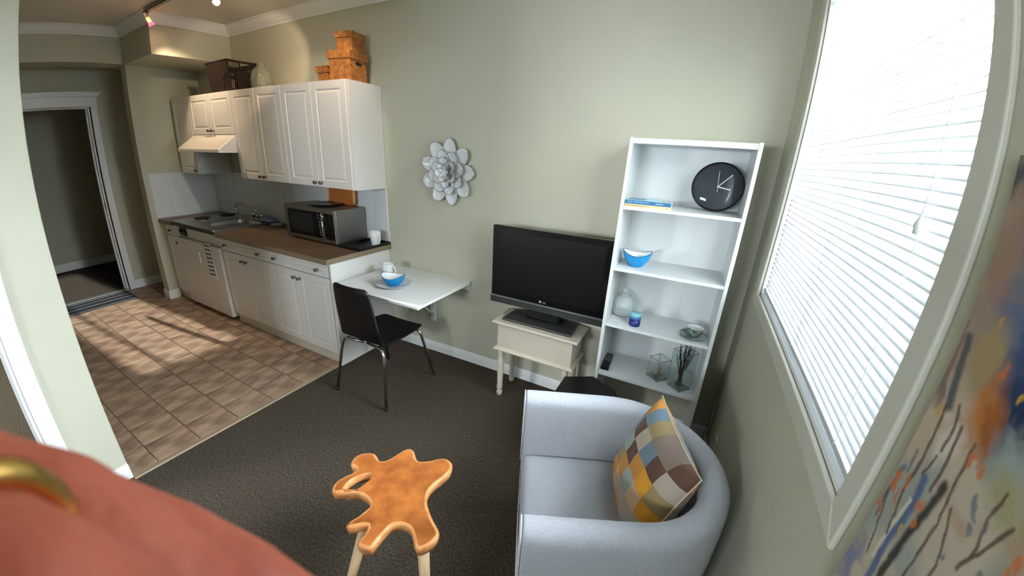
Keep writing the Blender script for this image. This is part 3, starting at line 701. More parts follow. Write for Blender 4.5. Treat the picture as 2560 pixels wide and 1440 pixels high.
# seagrass boxes
def wbox(label, cx_, cy_, z0, sx, sy, hh, lid, rz, slot=False):
    t = thing('wicker_box', label, 'box', (cx_, cy_, z0), rz, group='woven seagrass boxes on the cabinets')
    def weave(name, x0, x1, y0, y1, za, zb):
        """woven shell: rows of bulging strands round the box"""
        bm = bmesh.new(); rows = max(3, int((zb - za) / 0.0095)); per = []
        nX = max(6, int((x1 - x0) / 0.012)); nY = max(6, int((y1 - y0) / 0.012))
        for i in range(nX): per.append((x0 + (x1 - x0) * i / nX, y0, 0, -1))
        for i in range(nY): per.append((x1, y0 + (y1 - y0) * i / nY, 1, 0))
        for i in range(nX): per.append((x1 - (x1 - x0) * i / nX, y1, 0, 1))
        for i in range(nY): per.append((x0, y1 - (y1 - y0) * i / nY, -1, 0))
        rings = []
        for r in range(rows * 2 + 1):
            zz = za + (zb - za) * r / (rows * 2); ring_ = []
            for k, (x, y, nx_, ny_) in enumerate(per):
                d = 0.0032 * (1 if (k + r // 2) % 2 else -0.4) * (1 if r % 2 else 0.1)
                ring_.append((x + nx_ * d, y + ny_ * d, zz))
            rings.append(ring_)
        loft(bm, rings)
        return meshobj(name, bm, WICK, t)
    g = 0.010
    weave('basket', -sx / 2 + g, sx / 2 - g, -sy / 2 + g, sy / 2 - g, 0.0, hh - lid * 0.4)
    weave('lid', -sx / 2, sx / 2, -sy / 2, sy / 2, hh - lid, hh)
    if slot: box('hand_slot', sx / 2 - g - 0.002, sx / 2 - g + 0.0042, -0.03, 0.03, hh - lid - 0.035, hh - lid - 0.018, mat('dark_slot', (30, 18, 10), 0.9), t)
    return t
wbox('large woven seagrass box at the bottom of the stack', -0.145, -0.165, ZC, 0.205, 0.20, 0.205, 0.052, 0.16, True)
wbox('smaller woven seagrass box on top of the large one', -0.118, -0.155, ZC + 0.206, 0.150, 0.155, 0.125, 0.04, 0.20)
wbox('smallest woven seagrass box left of the stack', -0.355, -0.185, ZC, 0.125, 0.105, 0.122, 0.045, 0.0)

# ================================================================== TRACK LIGHT
tk = thing('track_light', 'satin metal ceiling track light with small halogen heads', 'track light', (-1.2, -0.78, HC))
box('rail', -0.70, 1.6, -0.018, 0.018, -0.034, -0.006, SATIN, tk, bevel=0.004)
box('rail_edge', -0.70, 1.6, -0.020, -0.017, -0.038, -0.028, mat('dark_rail_groove', (40, 38, 34), 0.5), tk)
box('ceiling_mount', 0.25, 0.40, -0.05, 0.05, -0.03, -0.0, SATIN, tk, bevel=0.006)
def lamp_head(x, aim, power, ofs=(0, 0, -0.085), shade=REDGLASS, spot=58, col=(1.0, 0.76, 0.5), bs=1.0, blend=0.35):
    base = Vector((x, 0, -0.034)); c0 = base + Vector(ofs)
    hd = lathe('lamp_head', [(0, 0), (0.012, 0), (0.014, 0.012), (0.011, 0.02), (0, 0.02)], SATIN, tk, n=14, center=(base.x, base.y, base.z - 0.018))
    d = (Vector(aim) - (Vector((-1.2, -0.78, HC)) + c0)).normalized()
    tube('stem', [base, base.lerp(c0, 0.5) - d * 0.02, c0 - d * 0.035], 0.005, SATIN, hd, n=8)
    M = T(*c0) @ d.to_track_quat('Z', 'Y').to_matrix().to_4x4()
    lathe('socket', [(0, -0.045), (0.013, -0.045), (0.016, -0.02), (0.016, -0.005), (0.0, -0.005)], GOLDLAMP, hd, n=16, M=M)
    lathe('reflector', [(0.012, -0.008), (0.018, -0.002), (0.026, 0.018), (0.029, 0.022), (0.0285, 0.024), (0.024, 0.018), (0.015, 0.0)], shade, hd, n=24, M=M)
    lathe('bulb', [(0, 0.020 * bs), (0.012, 0.019 * bs), (0.019 * min(bs, 1.3), 0.013 * bs), (0.014, 0.004), (0, 0.002)], BULB, hd, n=16, M=M)
    ld = bpy.data.lights.new('halogen_beam', 'SPOT'); ld.energy = power; ld.spot_size = math.radians(spot); ld.spot_blend = blend; ld.color = col; ld.shadow_soft_size = 0.02
    lo = bpy.data.objects.new('halogen_beam', ld); COL.objects.link(lo)
    lo.location = Vector((-1.2, -0.78, HC)) + c0 + d * 0.03; lo.rotation_euler = (-d).to_track_quat('Z', 'Y').to_euler()
lamp_head(-0.66, (-1.84, -0.335, 1.95), 12, ofs=(0.0, 0.02, -0.085), spot=88, blend=0.75)
lamp_head(0.22, (-0.45, -0.62, 1.0), 12, ofs=(0.03, 0.13, -0.055), spot=80, bs=2.4)
lamp_head(1.50, (-0.55, -0.335, 1.80), 9, ofs=(0.0, 0.05, -0.075), spot=72)  # unseen extra head, added to warm the right-hand cabinet doors
lamp_head(1.10, (-1.55, -0.05, 2.28), 13, ofs=(0.0, 0.05, -0.075), spot=46)  # out-of-view head added to put a warm glow on the back wall

# ================================================================== MAT IN THE HALL DOORWAY
mt = thing('door_mat', 'charcoal door mat with pale stripes at the hall doorway', 'mat', (-3.315, -1.30, 0.0))
box('mat_base', -0.21, 0.21, -0.39, 0.39, 0.0, 0.010, mat('charcoal_mat', (16, 18, 22), 0.9, var=0.2, vscale=120, bump=0.4), mt, bevel=0.003)
for i, (xx, wd) in enumerate(((-0.15, 0.012), (-0.05, 0.006), (0.06, 0.014), (0.185, 0.012))):
    box('stripe', xx - wd / 2, xx + wd / 2, -0.388, 0.388, 0.0098, 0.0118, mat('pale_grey_mat_stripe', (96, 98, 104), 0.9), mt)

# ================================================================== DROP-LEAF WALL TABLE + SETTING
tb = thing('wall_table', 'white drop-leaf table fixed to the wall beside the kitchen counter', 'table', (0.45, 0, 0.0))
box('tabletop', -0.385, 0.402, -0.642, -0.022, 0.716, 0.735, TABLEW, tb, bevel=0.002)
box('wall_cleat', -0.385, 0.385, -0.022, 0.0, 0.66, 0.735, TABLEW, tb, bevel=0.002)
for xx in (-0.27, 0.02):
    br_ = boxes('bracket', [(xx - 0.022, xx + 0.022, -0.022, 0.0, 0.30, 0.66)], SHELFW, tb, bevel=0.003)
    boxes('bracket_arm', [(xx - 0.010, xx + 0.010, -0.36, -0.022, 0.695, 0.716), (xx - 0.010, xx + 0.010, -0.36, -0.34, 0.66, 0.70)], SHELFW, br_)
    tube('bracket_brace', [(xx, -0.34, 0.69), (xx, -0.02, 0.36)], 0.009, SHELFW, br_, n=8)
    lathe('screw', [(0, 0), (0.005, 0), (0.004, 0.002), (0, 0.002)], DGREY, br_, n=10, M=T(xx, -0.022, 0.44) @ RX(PI / 2))
def swoop_bowl(name, label, loc, rz, r=0.075, hh=0.075):
    t = thing(name, label, 'bowl', loc, rz, group='turquoise bowls with white inside')
    wob = lambda a, rr, z: 0.012 * (rr / r) ** 2 * math.cos(2 * a) * (z / hh) ** 2
    lathe('outside', [(0, 0), (r * 0.42, 0.0), (r * 0.50, 0.004), (r * 0.78, hh * 0.42), (r * 0.97, hh * 0.85), (r, hh)], BLUEC, t, n=40, sx=1.08, sy=0.92, wob=wob)
    lathe('inside', [(0, 0.006), (r * 0.40, 0.007), (r * 0.72, hh * 0.42), (r * 0.93, hh * 0.86), (r * 0.955, hh - 0.0005)], WHITEC, t, n=40, sx=1.08, sy=0.92, wob=wob)
    lathe('rim', [(r * 0.953, hh), (r * 0.975, hh + 0.0025), (r * 1.003, hh)], mat('navy_rim', (24, 66, 110), 0.2), t, n=40, sx=1.08, sy=0.92, wob=wob)
    return t
pt_ = lathe('dinner_plate', [(0, 0), (0.065, 0), (0.085, 0.004), (0.126, 0.016), (0.128, 0.019), (0.122, 0.018), (0.083, 0.0075), (0.06, 0.004), (0, 0.004)], mat('pale_grey_stoneware', (214, 220, 226), 0.15), None, n=48); pt_.location = (0.425, -0.405, 0.7352)
tag(pt_, 'pale grey plate under the bowl on the wall table', 'plate')
swoop_bowl('bowl', 'turquoise bowl sitting on the plate on the wall table', (0.435, -0.418, 0.7395), 0.35, r=0.082, hh=0.078)
mug('mug', 'white mug at the back of the wall table behind the bowl', (0.232, -0.262, 0.7352), 0.10, r=0.043, hh=0.10, taper=0.9, group='white mugs')

# ================================================================== CHAIR
ch = thing('dining_chair', 'black bent-plywood chair with chrome legs at the wall table', 'chair', (0.47, -0.58, 0.0), 0.0)
# shell: profile in (y,z) swept across x (chair faces +y)
prof = [(0.215, 0.437), (0.20, 0.447), (0.12, 0.450), (0.0, 0.445), (-0.10, 0.437), (-0.165, 0.440), (-0.202, 0.462), (-0.222, 0.51), (-0.236, 0.60), (-0.252, 0.72), (-0.268, 0.862)]
def halfw(i):
    return [0.17, 0.185, 0.205, 0.205, 0.19, 0.182, 0.182, 0.182, 0.178, 0.168, 0.155][i]
def chairshell():
    bm = bmesh.new(); NX = 8; V = []
    for i, (y, zz) in enumerate(prof):
        row = []
        for k in range(NX + 1):
            s = -1 + 2 * k / NX; hw = halfw(i)
            curve = 0.010 * s * s
            yy = y + (curve * 2.0 if i >= 7 else 0) ; z2 = zz + (curve * 0.6 if i < 5 else 0)
            row.append(bm.verts.new((s * hw, yy, z2)))
        V.append(row)
    for a, b in zip(V, V[1:]):
        for k in range(NX): bm.faces.new((a[k], a[k + 1], b[k + 1], b[k]))
    return bm, V
bm, V = chairshell()
# seat and back are one bent sheet: split only in naming between seat and backrest
seat = meshobj('seat_shell', bm, BLACKW, ch, smooth=True, sub=2); sl = seat.modifiers.new('sol', 'SOLIDIFY'); sl.thickness = 0.011; sl.offset = 0
LEGM = mat('satin_chrome_leg', (176, 180, 184), 0.22, metal=1.0)
for sx_, sy_ in ((-1, -1), (1, -1), (-1, 1), (1, 1)):
    fx_, fy_ = 0.24 * sx_, (-0.255 if sy_ < 0 else 0.255)
    tx_, ty_ = 0.185 * sx_, (-0.185 if sy_ < 0 else 0.165)
    P = [(0.02 * sx_, ty_ * 0.92, 0.424), (0.11 * sx_, ty_ * 0.98, 0.424), (0.155 * sx_, ty_, 0.424), (0.180 * sx_, ty_ * 1.04, 0.414), (0.195 * sx_, ty_ * 1.07, 0.385), (0.205 * sx_, ty_ * 1.12, 0.33), (fx_, fy_, 0.012)]
    lg = tube('leg', P, 0.0105, LEGM, ch, n=12)
    lathe('foot_cap', [(0, 0), (0.011, 0), (0.012, 0.02), (0, 0.02)], BLACKP, lg, n=10, center=(fx_, fy_, 0))

# ================================================================== FLOWER WALL SCULPTURE
fl = thing('flower_sculpture', 'white enamel metal flower sculpture hung on the wall', 'wall art', (0.655, -0.0005, 1.55))
PET = mat('white_enamel_petal', (224, 226, 228), 0.25); EDG = mat('grey_petal_edge', (120, 114, 104), 0.5)
def petal(ang, dist, length, width, lift, depth, layer):
    bm = bmesh.new(); NU, NV = 10, 8; V = []
    def P(u, v):
        # u along, v across -1..1
        uu = 0.16 + 0.835 * u; wv = width / 2 * max(0.02, (1 - (2 * uu - 1) ** 2)) ** 0.5
        x = v * wv; y = dist + length * u; zz = depth + lift * u - 0.018 * (1 - v * v) * math.sin(PI * min(1, u + 0.15)) + 0.006 * v * v
        return (x, y, zz)
    for i in range(NU + 1): V.append([bm.verts.new(P(i / NU, -1 + 2 * j / NV)) for j in range(NV + 1)])
    for i in range(NU):
        for j in range(NV): bm.faces.new((V[i][j], V[i + 1][j], V[i + 1][j + 1], V[i][j + 1]))
    # (x,y,z=out of wall) -> world
    M = FY @ RZ(ang)
    bmesh.ops.transform(bm, matrix=M, verts=bm.verts[:])
    rimpts = [P(i / NU, -1) for i in range(NU + 1)] + [P(1, -1 + 2 * j / NV) for j in range(1, NV)] + [P(1 - i / NU, 1) for i in range(NU + 1)]
    o = meshobj('petal', bm, PET, fl, smooth=True); s = o.modifiers.new('sol', 'SOLIDIFY'); s.thickness = 0.002; s.offset = 0
    bm = bmesh.new(); btube(bm, [M @ Vector(p) for p in rimpts], 0.0015, n=6, closed=False)
    meshobj('petal_edge', bm, EDG, o, smooth=True)
for kk in range(9): petal(math.radians(-8 + 40 * kk), 0.078, 0.158, 0.118 + 0.006 * math.sin(kk * 2.3), 0.020, 0.024, 0)
for kk in range(8): petal(math.radians(14 + 45 * kk), 0.040, 0.118, 0.104, 0.024, 0.040, 1)
for kk in range(6): petal(math.radians(5 + 60 * kk), 0.016, 0.090, 0.084, 0.028, 0.056, 2)
for kk in range(5): petal(math.radians(25 + 72 * kk), 0.0, 0.066, 0.064, 0.034, 0.070, 3)
lathe('hanger_disc', [(0, 0), (0.07, 0), (0.07, 0.01), (0, 0.012)], EDG, fl, n=20, M=T(0, 0.0, 0) @ RX(PI / 2))
# ================================================================== TV CORNER
tt = thing('side_table', 'cream painted side table with turned legs under the television', 'table', (1.525, -0.165, 0.0))
bm = bmesh.new()
A = [(-0.31, 0.31, -0.14, 0.135, z) for z in (0,)]
def rect4(e, z): return [(-0.308 - e, -0.138 - e, z), (0.308 + e, -0.138 - e, z), (0.308 + e, 0.132 + e, z), (-0.308 - e, 0.132 + e, z)]
loft(bm, [rect4(-0.03, 0.580), rect4(-0.004, 0.583), rect4(0.003, 0.590), rect4(0.002, 0.598), rect4(-0.006, 0.603), rect4(-0.018, 0.6005)])
meshobj('tabletop', bm, CREAM, tt)
box('apron', -0.272, 0.276, -0.118, 0.115, 0.402, 0.581, CREAM, tt, bevel=0.002)
bm = bmesh.new()
def rect5(e, z): return [(-0.276 - e, -0.122 - e, z), (0.28 + e, -0.122 - e, z), (0.28 + e, 0.119 + e, z), (-0.276 - e, 0.119 + e, z)]
loft(bm, [rect5(0.0, 0.376), rect5(0.012, 0.378), rect5(0.018, 0.388), rect5(0.010, 0.398), rect5(0.0, 0.404)])
meshobj('lower_moulding', bm, CREAM, tt)
LP = [(0, 0), (0.017, 0), (0.019, 0.006), (0.022, 0.018), (0.023, 0.026), (0.019, 0.038), (0.015, 0.048), (0.016, 0.054), (0.022, 0.058), (0.022, 0.066), (0.018, 0.069), (0.022, 0.073), (0.022, 0.080), (0.0195, 0.085), (0.023, 0.20), (0.0245, 0.28), (0.0235, 0.305), (0.018, 0.312), (0.023, 0.317), (0.023, 0.326), (0.018, 0.331), (0.023, 0.337), (0.022, 0.345), (0.019, 0.352), (0.024, 0.378), (0, 0.378)]
for lx in (-0.24, 0.243):
    for ly in (-0.108, 0.094): lathe('leg', LP, CREAM, tt, n=20, center=(lx, ly, 0))
tv = thing('television', 'black flat television on the cream side table', 'television', (1.553, -0.20, 0.602))
HX = 0.402; ZT0, ZT1 = 0.105, 0.656
prism('stand_base', [(-0.285, -0.055), (0.225, -0.055), (0.205, 0.16), (-0.27, 0.16)], 0.0, 0.016, DGREY, tv, bevel=0.005)
box('stand_neck', -0.14, 0.10, 0.045, 0.10, 0.016, 0.20, BLACKP, tv, bevel=0.01)
box('casing', -HX, HX, -0.015, 0.03, ZT0 + 0.015, ZT1, mat('tv_frame', (10, 10, 11), 0.2, spec=0.4), tv, bevel=0.006)
box('back_housing', -0.30, 0.30, 0.03, 0.085, 0.18, 0.58, BLACKP, tv, bevel=0.02)
box('screen', -HX + 0.035, HX - 0.035, -0.0165, -0.0145, ZT0 + 0.10, ZT1 - 0.035, mat('tv_panel', (8, 9, 9), 0.35, spec=0.25), tv)
bm = bmesh.new()
loft(bm, [[(x, -0.016, ZT0 + 0.058), (x, -0.026, ZT0 + 0.052), (x, -0.022, ZT0 + 0.006), (x, 0.0, ZT0), (x, 0.03, ZT0), (x, 0.03, ZT0 + 0.058)] for x in (-HX, HX)])
meshobj('lower_bezel', bm, mat('graphite_bezel', (58, 60, 61), 0.35, metal=0.2), tv)
box('bezel_line', -HX, HX, -0.0265, -0.015, ZT0 + 0.0525, ZT0 + 0.0585, mat('bezel_highlight', (110, 112, 112), 0.3), tv)
LOGO = mat('silver_print', (190, 190, 190), 0.4)
lathe('logo_disc', [(0, 0), (0.009, 0), (0.009, 0.0006), (0, 0.0006)], LOGO, tv, n=20, M=T(-0.022, -0.0152, ZT0 + 0.078) @ RX(PI / 2))
textobj('logo_face', 'G', 0.013, BLACKP, tv, T(-0.022, -0.0160, ZT0 + 0.078) @ FY)
textobj('logo_text', 'LG', 0.017, LOGO, tv, T(0.006, -0.0152, ZT0 + 0.076) @ FY)

# ================================================================== BOOKCASE
X0, X1, YF, YBK, ZTOP = 1.972, 2.553, -0.33, -0.018, 1.808
bs = thing('bookcase', 'tall white open bookcase in the corner beside the television', 'bookcase', ((X0 + X1) / 2, 0, 0))
oX = (X0 + X1) / 2; hw = (X1 - X0) / 2
box('side_panel', -hw, -hw + 0.018, YF, YBK, 0.0, ZTOP, SHELFW, bs, bevel=0.0015); box('side_panel', hw - 0.018, hw, YF, YBK, 0.0, ZTOP, SHELFW, bs, bevel=0.0015)
box('top_panel', -hw + 0.018, hw - 0.018, YF + 0.004, YBK, ZTOP - 0.030, ZTOP - 0.004, SHELFW, bs, bevel=0.0015)
SH = (1.472, 1.136, 0.796, 0.466, 0.075)
for zz in SH: box('shelf', -hw + 0.018, hw - 0.018, YF + 0.004, YBK - 0.006, zz - 0.017, zz, SHELFW, bs, bevel=0.0012)
box('kick_board', -hw + 0.018, hw - 0.018, YF + 0.03, YF + 0.042, 0.0, 0.058, SHELFW, bs)
xs_ = 2.356 - oX
box('back_panel', -hw + 0.004, xs_ - 0.0004, YBK - 0.005, YBK - 0.002, 0.462, ZTOP - 0.03, SHELFW, bs); box('back_panel', xs_ + 0.0004, hw - 0.004, YBK - 0.005, YBK - 0.002, 0.462, ZTOP - 0.03, SHELFW, bs)
# clock
ck = thing('wall_clock', 'round black clock leaning on the top shelf', 'clock', (2.412, -0.135, SH[0] + 0.124))
CM = RX(math.radians(-12)) @ RX(PI / 2)
lathe('case', [(0, -0.02), (0.10, -0.02), (0.119, -0.010), (0.124, 0.004), (0.122, 0.014), (0.116, 0.017)], BLACKP, ck, n=64, M=CM)
lathe('face', [(0, 0.002), (0.117, 0.002)], mat('slate_clock_face', (44, 48, 56), 0.35), ck, n=64, M=CM)
lathe('glass_dome', [(0.1165, 0.0165), (0.10, 0.0215), (0.07, 0.026), (0.035, 0.0285), (0, 0.029)], glass_mat('clock_glass', (235, 238, 240), ior=1.1), ck, n=64, M=CM)
HANDM = mat('white_clock_hand', (226, 228, 226), 0.4)
def hand(nm, ang, l, wd, tail, zz):
    prism(nm, [(-wd / 2, -tail), (wd / 2, -tail), (wd / 2, l), (-wd / 2, l)], zz, zz + 0.001, HANDM, ck, M=RX(math.radians(-12)) @ FY @ RZ(-math.radians(ang)))
hand('minute_hand', 42, 0.086, 0.0045, 0.0, 0.006); hand('hour_hand', 100, 0.060, 0.0055, 0.0, 0.0045); hand('second_hand', -4, 0.080, 0.0025, 0.028, 0.0075)
lathe('hand_pin', [(0, 0.009), (0.0045, 0.009), (0.0045, 0.003), (0, 0.003)], HANDM, ck, n=16, M=CM)
# books
bA = thing('book', 'tan paperback at the bottom of the pair on the top shelf', 'book', (2.105, -0.245, SH[0]), 0.0, 'paperbacks on the top shelf')
PAGES = mat('paper_pages', (226, 220, 204), 0.9)
SPX = {}
def book(t, L, D, Hh, cov, spine, cov2=None):
    box('spine', -L / 2, L / 2, -D / 2, -D / 2 + 0.002, 0.0, Hh, spine, t)
    box('cover', -L / 2, L / 2, -D / 2 + 0.001, D / 2, Hh - 0.0012, Hh, cov, t); box('cover', -L / 2, L / 2, -D / 2 + 0.001, D / 2, 0, 0.0012, cov2 or cov, t)
    box('pages', -L / 2 + 0.003, L / 2 - 0.003, -D / 2 + 0.002, D / 2 - 0.003, 0.0012, Hh - 0.0012, PAGES, t)
book(bA, 0.226, 0.145, 0.0145, mat('tan_cover', (214, 192, 150), 0.5), mat('tan_spine', (212, 186, 138), 0.5))
textobj('spine_title', 'How to Think like Leonardo da Vinci', 0.0085, mat('dark_print', (50, 38, 26), 0.6), bA, T(-0.107, -0.0727, 0.0072) @ FY, align='LEFT', sx=0.92)
box('publisher_mark', 0.095, 0.10, -0.073, -0.0724, 0.0045, 0.0095, mat('red_print', (140, 70, 40), 0.6), bA)
bB = thing('book', 'blue paperback on top of the pair on the top shelf', 'book', (2.1055, -0.244, SH[0] + 0.0147), 0.0, 'paperbacks on the top shelf')
book(bB, 0.224, 0.145, 0.0185, mat('pale_blue_cover', (176, 216, 228), 0.3), mat('teal_blue_spine', (14, 92, 140), 0.35))
textobj('spine_title', 'SMART WOMEN FINISH RICH', 0.0105, mat('pale_blue_print', (120, 190, 224), 0.5), bB, T(-0.103, -0.0727, 0.0095) @ FY, align='LEFT', sx=0.80)
textobj('spine_author', 'DAVID BACH', 0.0085, mat('white_print', (236, 240, 242), 0.5), bB, T(0.038, -0.0727, 0.0093) @ FY, align='LEFT', sx=0.72)
box('cover_photo', 0.062, 0.10, -0.055, 0.03, 0.0185, 0.0188, mat('tan_cover_photo', (196, 170, 140), 0.4), bB)
box('cover_title_band', -0.105, -0.02, -0.03, 0.05, 0.0185, 0.0188, mat('cover_blue_band', (60, 130, 170), 0.4), bB)
# second shelf
swoop_bowl('bowl', 'turquoise bowl with white inside on the bookcase shelf', (2.086, -0.215, SH[1]), 0.1, r=0.074, hh=0.078)
# third shelf
jr = thing('glass_jar', 'clear glass jar at the left of the third bookcase shelf', 'jar', (2.048, -0.140, SH[2]))
lathe('jar_body', [(0, 0), (0.048, 0), (0.062, 0.012), (0.064, 0.08), (0.058, 0.105), (0.040, 0.118), (0.040, 0.130), (0.043, 0.132), (0.036, 0.132), (0.036, 0.116), (0.054, 0.103), (0.060, 0.08), (0.058, 0.014), (0.046, 0.005), (0, 0.005)], GLASSF, jr, n=32)
lathe('stopper', [(0, 0.128), (0.030, 0.128), (0.034, 0.134), (0.012, 0.140), (0.008, 0.148), (0.015, 0.158), (0.010, 0.168), (0, 0.17)], GLASSF, jr, n=20)
cn = thing('candle', 'blue pillar candle shading from navy to aqua on the third shelf', 'candle', (2.142, -0.262, SH[2]))
lathe('navy_wax', [(0, 0), (0.030, 0), (0.031, 0.003), (0.031, 0.042), (0, 0.042)], mat('navy_wax_m', (24, 36, 104), 0.35), cn, n=32)
lathe('blue_wax', [(0, 0.042), (0.0311, 0.042), (0.0311, 0.056), (0, 0.056)], mat('blue_wax_m', (36, 80, 156), 0.35), cn, n=32)
lathe('aqua_wax', [(0, 0.056), (0.0311, 0.056), (0.031, 0.074), (0.029, 0.077), (0.0, 0.075)], mat('aqua_wax_m', (120, 184, 196), 0.35), cn, n=32)
tube('wick', [(0, 0, 0.074), (0.001, 0, 0.081), (0.003, 0, 0.086)], 0.001, mat('wick_m', (220, 220, 210), 0.8), cn, n=6)
DKG = mat('dark_green_transferware', (44, 70, 66), 0.15, rgb2=(150, 170, 162), vscale=45, detail=6)
sc_ = lathe('saucer', [(0, 0), (0.036, 0), (0.045, 0.004), (0.070, 0.014), (0.071, 0.017), (0.066, 0.0155), (0.043, 0.007), (0.03, 0.005), (0, 0.005)], DKG, None, n=40); sc_.location = (2.455, -0.235, SH[2])
tag(sc_, 'dark green patterned saucer on the third shelf', 'saucer')
cu = thing('teacup', 'small dark green patterned teacup on its saucer', 'teacup', (2.458, -0.232, SH[2] + 0.0052), -0.6)
lathe('cup', [(0, 0), (0.021, 0), (0.022, 0.006), (0.032, 0.016), (0.040, 0.032), (0.0435, 0.052)], DKG, cu, n=32)
lathe('inside', [(0, 0.006), (0.018, 0.007), (0.030, 0.017), (0.038, 0.033), (0.0425, 0.0525), (0.0435, 0.052)], WHITEC, cu, n=32)
tube('handle', [(0.040, 0, 0.044), (0.047, 0, 0.0455), (0.053, 0, 0.044), (0.057, 0, 0.039), (0.057, 0, 0.032), (0.053, 0, 0.026), (0.046, 0, 0.022), (0.036, 0, 0.0205)], 0.003, mat('pinkish_glaze', (176, 140, 126), 0.2), cu, n=8)
# fourth shelf
rm = thing('remote_control', 'black remote control at the left of the fourth shelf', 'remote', (2.014, -0.190, SH[3]), 0.06)
box('body', -0.0245, 0.0245, -0.103, 0.103, 0.0, 0.018, BLACKP, rm, bevel=0.006)
BTN = mat('grey_rubber_button', (150, 152, 150), 0.6)
for r_ in range(4):
    for c_ in range(3): lathe('button', [(0, 0.0175), (0.0045, 0.0175), (0.0038, 0.0198), (0, 0.02)], BTN, rm, n=10, center=(-0.013 + 0.013 * c_, 0.085 - 0.016 * r_, 0))
for a in range(6): lathe('button', [(0, 0.0175), (0.0055, 0.0175), (0.0045, 0.0198), (0, 0.02)], BTN, rm, n=10, center=(0.014 * math.cos(a * PI / 3), 0.008 + 0.014 * math.sin(a * PI / 3), 0))
def glassbox(t, s, hh, flare=1.0, th=0.004, edge=None):
    s2 = s * flare
    def ringp(a, z): return [(-a, -a, z), (a, -a, z), (a, a, z), (-a, a, z)]
    bm = bmesh.new(); loft(bm, [ringp(s, 0.0), ringp(s2, hh), ringp(s2 - th, hh), ringp(s - th, 0.012)])
    meshobj('glass_body', bm, GLASS, t)
    E_ = edge
    bm = bmesh.new()
    for a in ringp(s, 0.001): btube(bm, [a, (a[0] * flare, a[1] * flare, hh)], 0.0012, n=6)
    btube(bm, ringp(s2, hh), 0.0016, n=6, closed=True)
    meshobj('glass_edge', bm, E_, t)
    bm = bmesh.new(); loft(bm, [ringp(s * 0.985, 0.0005), ringp(s * 0.985, 0.011)]); meshobj('glass_base', bm, glass_mat('thick_green_glass', (196, 212, 210), tint=0.3), t)
EDGE1 = mat('amber_glass_edge', (112, 92, 62), 0.2); EDGE2 = mat('grey_green_glass_edge', (104, 118, 114), 0.2)
gv = thing('glass_cube_vase', 'low square glass vase with sea shells on the fourth shelf', 'vase', (2.318, -0.200, SH[3]), math.radians(-40))
glassbox(gv, 0.042, 0.132, edge=EDGE1)
SHELL = mat('sea_shell', (196, 178, 164), 0.45, rgb2=(150, 128, 112), vscale=60)
for i, (sx_, sy_, sz_, a, l) in enumerate(((-0.012, -0.006, 0.016, 0.3, 0.05), (0.012, 0.008, 0.018, 1.3, 0.045), (0.0, 0.0, 0.042, 2.2, 0.05))):
    s_ = lathe('sea_shell', [(0, 0), (0.010, 0.004), (0.014, 0.012), (0.010, 0.018), (0.011, 0.022), (0.007, 0.03), (0.008, 0.033), (0.004, 0.042), (0, l)], SHELL, None, n=14)
    s_.matrix_world = T(2.318 + sx_ * 0.7, -0.200 + sy_ * 0.7, SH[3] + sz_ + 0.012) @ RZ(a) @ RX(math.radians(70)) @ T(0, 0, -0.022)
    tag(s_, ['pale sea shell on the left inside the low glass vase', 'pale sea shell on the right inside the low glass vase', 'pale sea shell on top of the others in the low glass vase'][i], 'shell', 'shells in the glass vase')
tvz = thing('glass_vase', 'tall square glass vase holding bare twigs on the fourth shelf', 'vase', (2.443, -0.245, SH[3]), math.radians(-40))
glassbox(tvz, 0.043, 0.24, flare=1.12, edge=EDGE2)
TWIG = mat('dark_twig', (52, 42, 38), 0.8, var=0.2)
random.seed(21)
for i in range(26):
    a = random.uniform(0, 2 * PI); r0 = random.uniform(0.0, 0.022); r1 = random.uniform(0.018, 0.047)
    bx_, by_ = r0 * math.cos(a + 2.5), r0 * math.sin(a + 2.5)
    tx_, ty_ = r1 * math.cos(a), r1 * math.sin(a)
    hgt = random.uniform(0.20, 0.292); P = []
    for q in range(6):
        u = q / 5; P.append((bx_ + (tx_ - bx_) * u + random.uniform(-.003, .003), by_ + (ty_ - by_) * u + random.uniform(-.003, .003), 0.013 + (hgt - 0.013) * u))
    bm = bmesh.new(); btube(bm, P, [0.0027 - 0.0013 * q / 5 for q in range(6)], n=6)
    for q in (3, 4):
        d = random.uniform(0, 2 * PI); p0 = Vector(P[q]); p1 = p0 + Vector((0.018 * math.cos(d), 0.018 * math.sin(d), 0.03))
        rr = math.hypot(p1.x, p1.y)
        if rr > 0.05: p1.x *= 0.05 / rr; p1.y *= 0.05 / rr
        p1.z = min(p1.z, 0.298)
        btube(bm, [p0, p0.lerp(p1, 0.5), p1], [0.0011, 0.0009, 0.0006], n=5)
    o = meshobj('twig', bm, TWIG, None, smooth=True); o.matrix_world = T(2.443, -0.245, SH[3])
    tag(o, 'bare dark twig standing in the tall glass vase', 'twig', 'bare twigs in the tall glass vase')

# white cable on the window wall by the corner
cb_ = tube('wall_cable', [(XR - 0.016, -0.055, 0.03), (XR - 0.004, -0.135, 0.20), (XR - 0.003, -0.12, 0.26), (XR - 0.003, -0.085, 0.335)], 0.0025, TRIM, None, n=8)
tag(cb_, 'thin white cable on the wall in the corner behind the armchair', 'cable')
oc = thing('cable_clip', 'small white cable clip on the wall behind the armchair', 'clip', (XR, -0.44, 0.345)); box('clip_body', -0.006, 0.0, -0.035, 0.035, -0.004, 0.004, TRIM, oc, bevel=0.001)

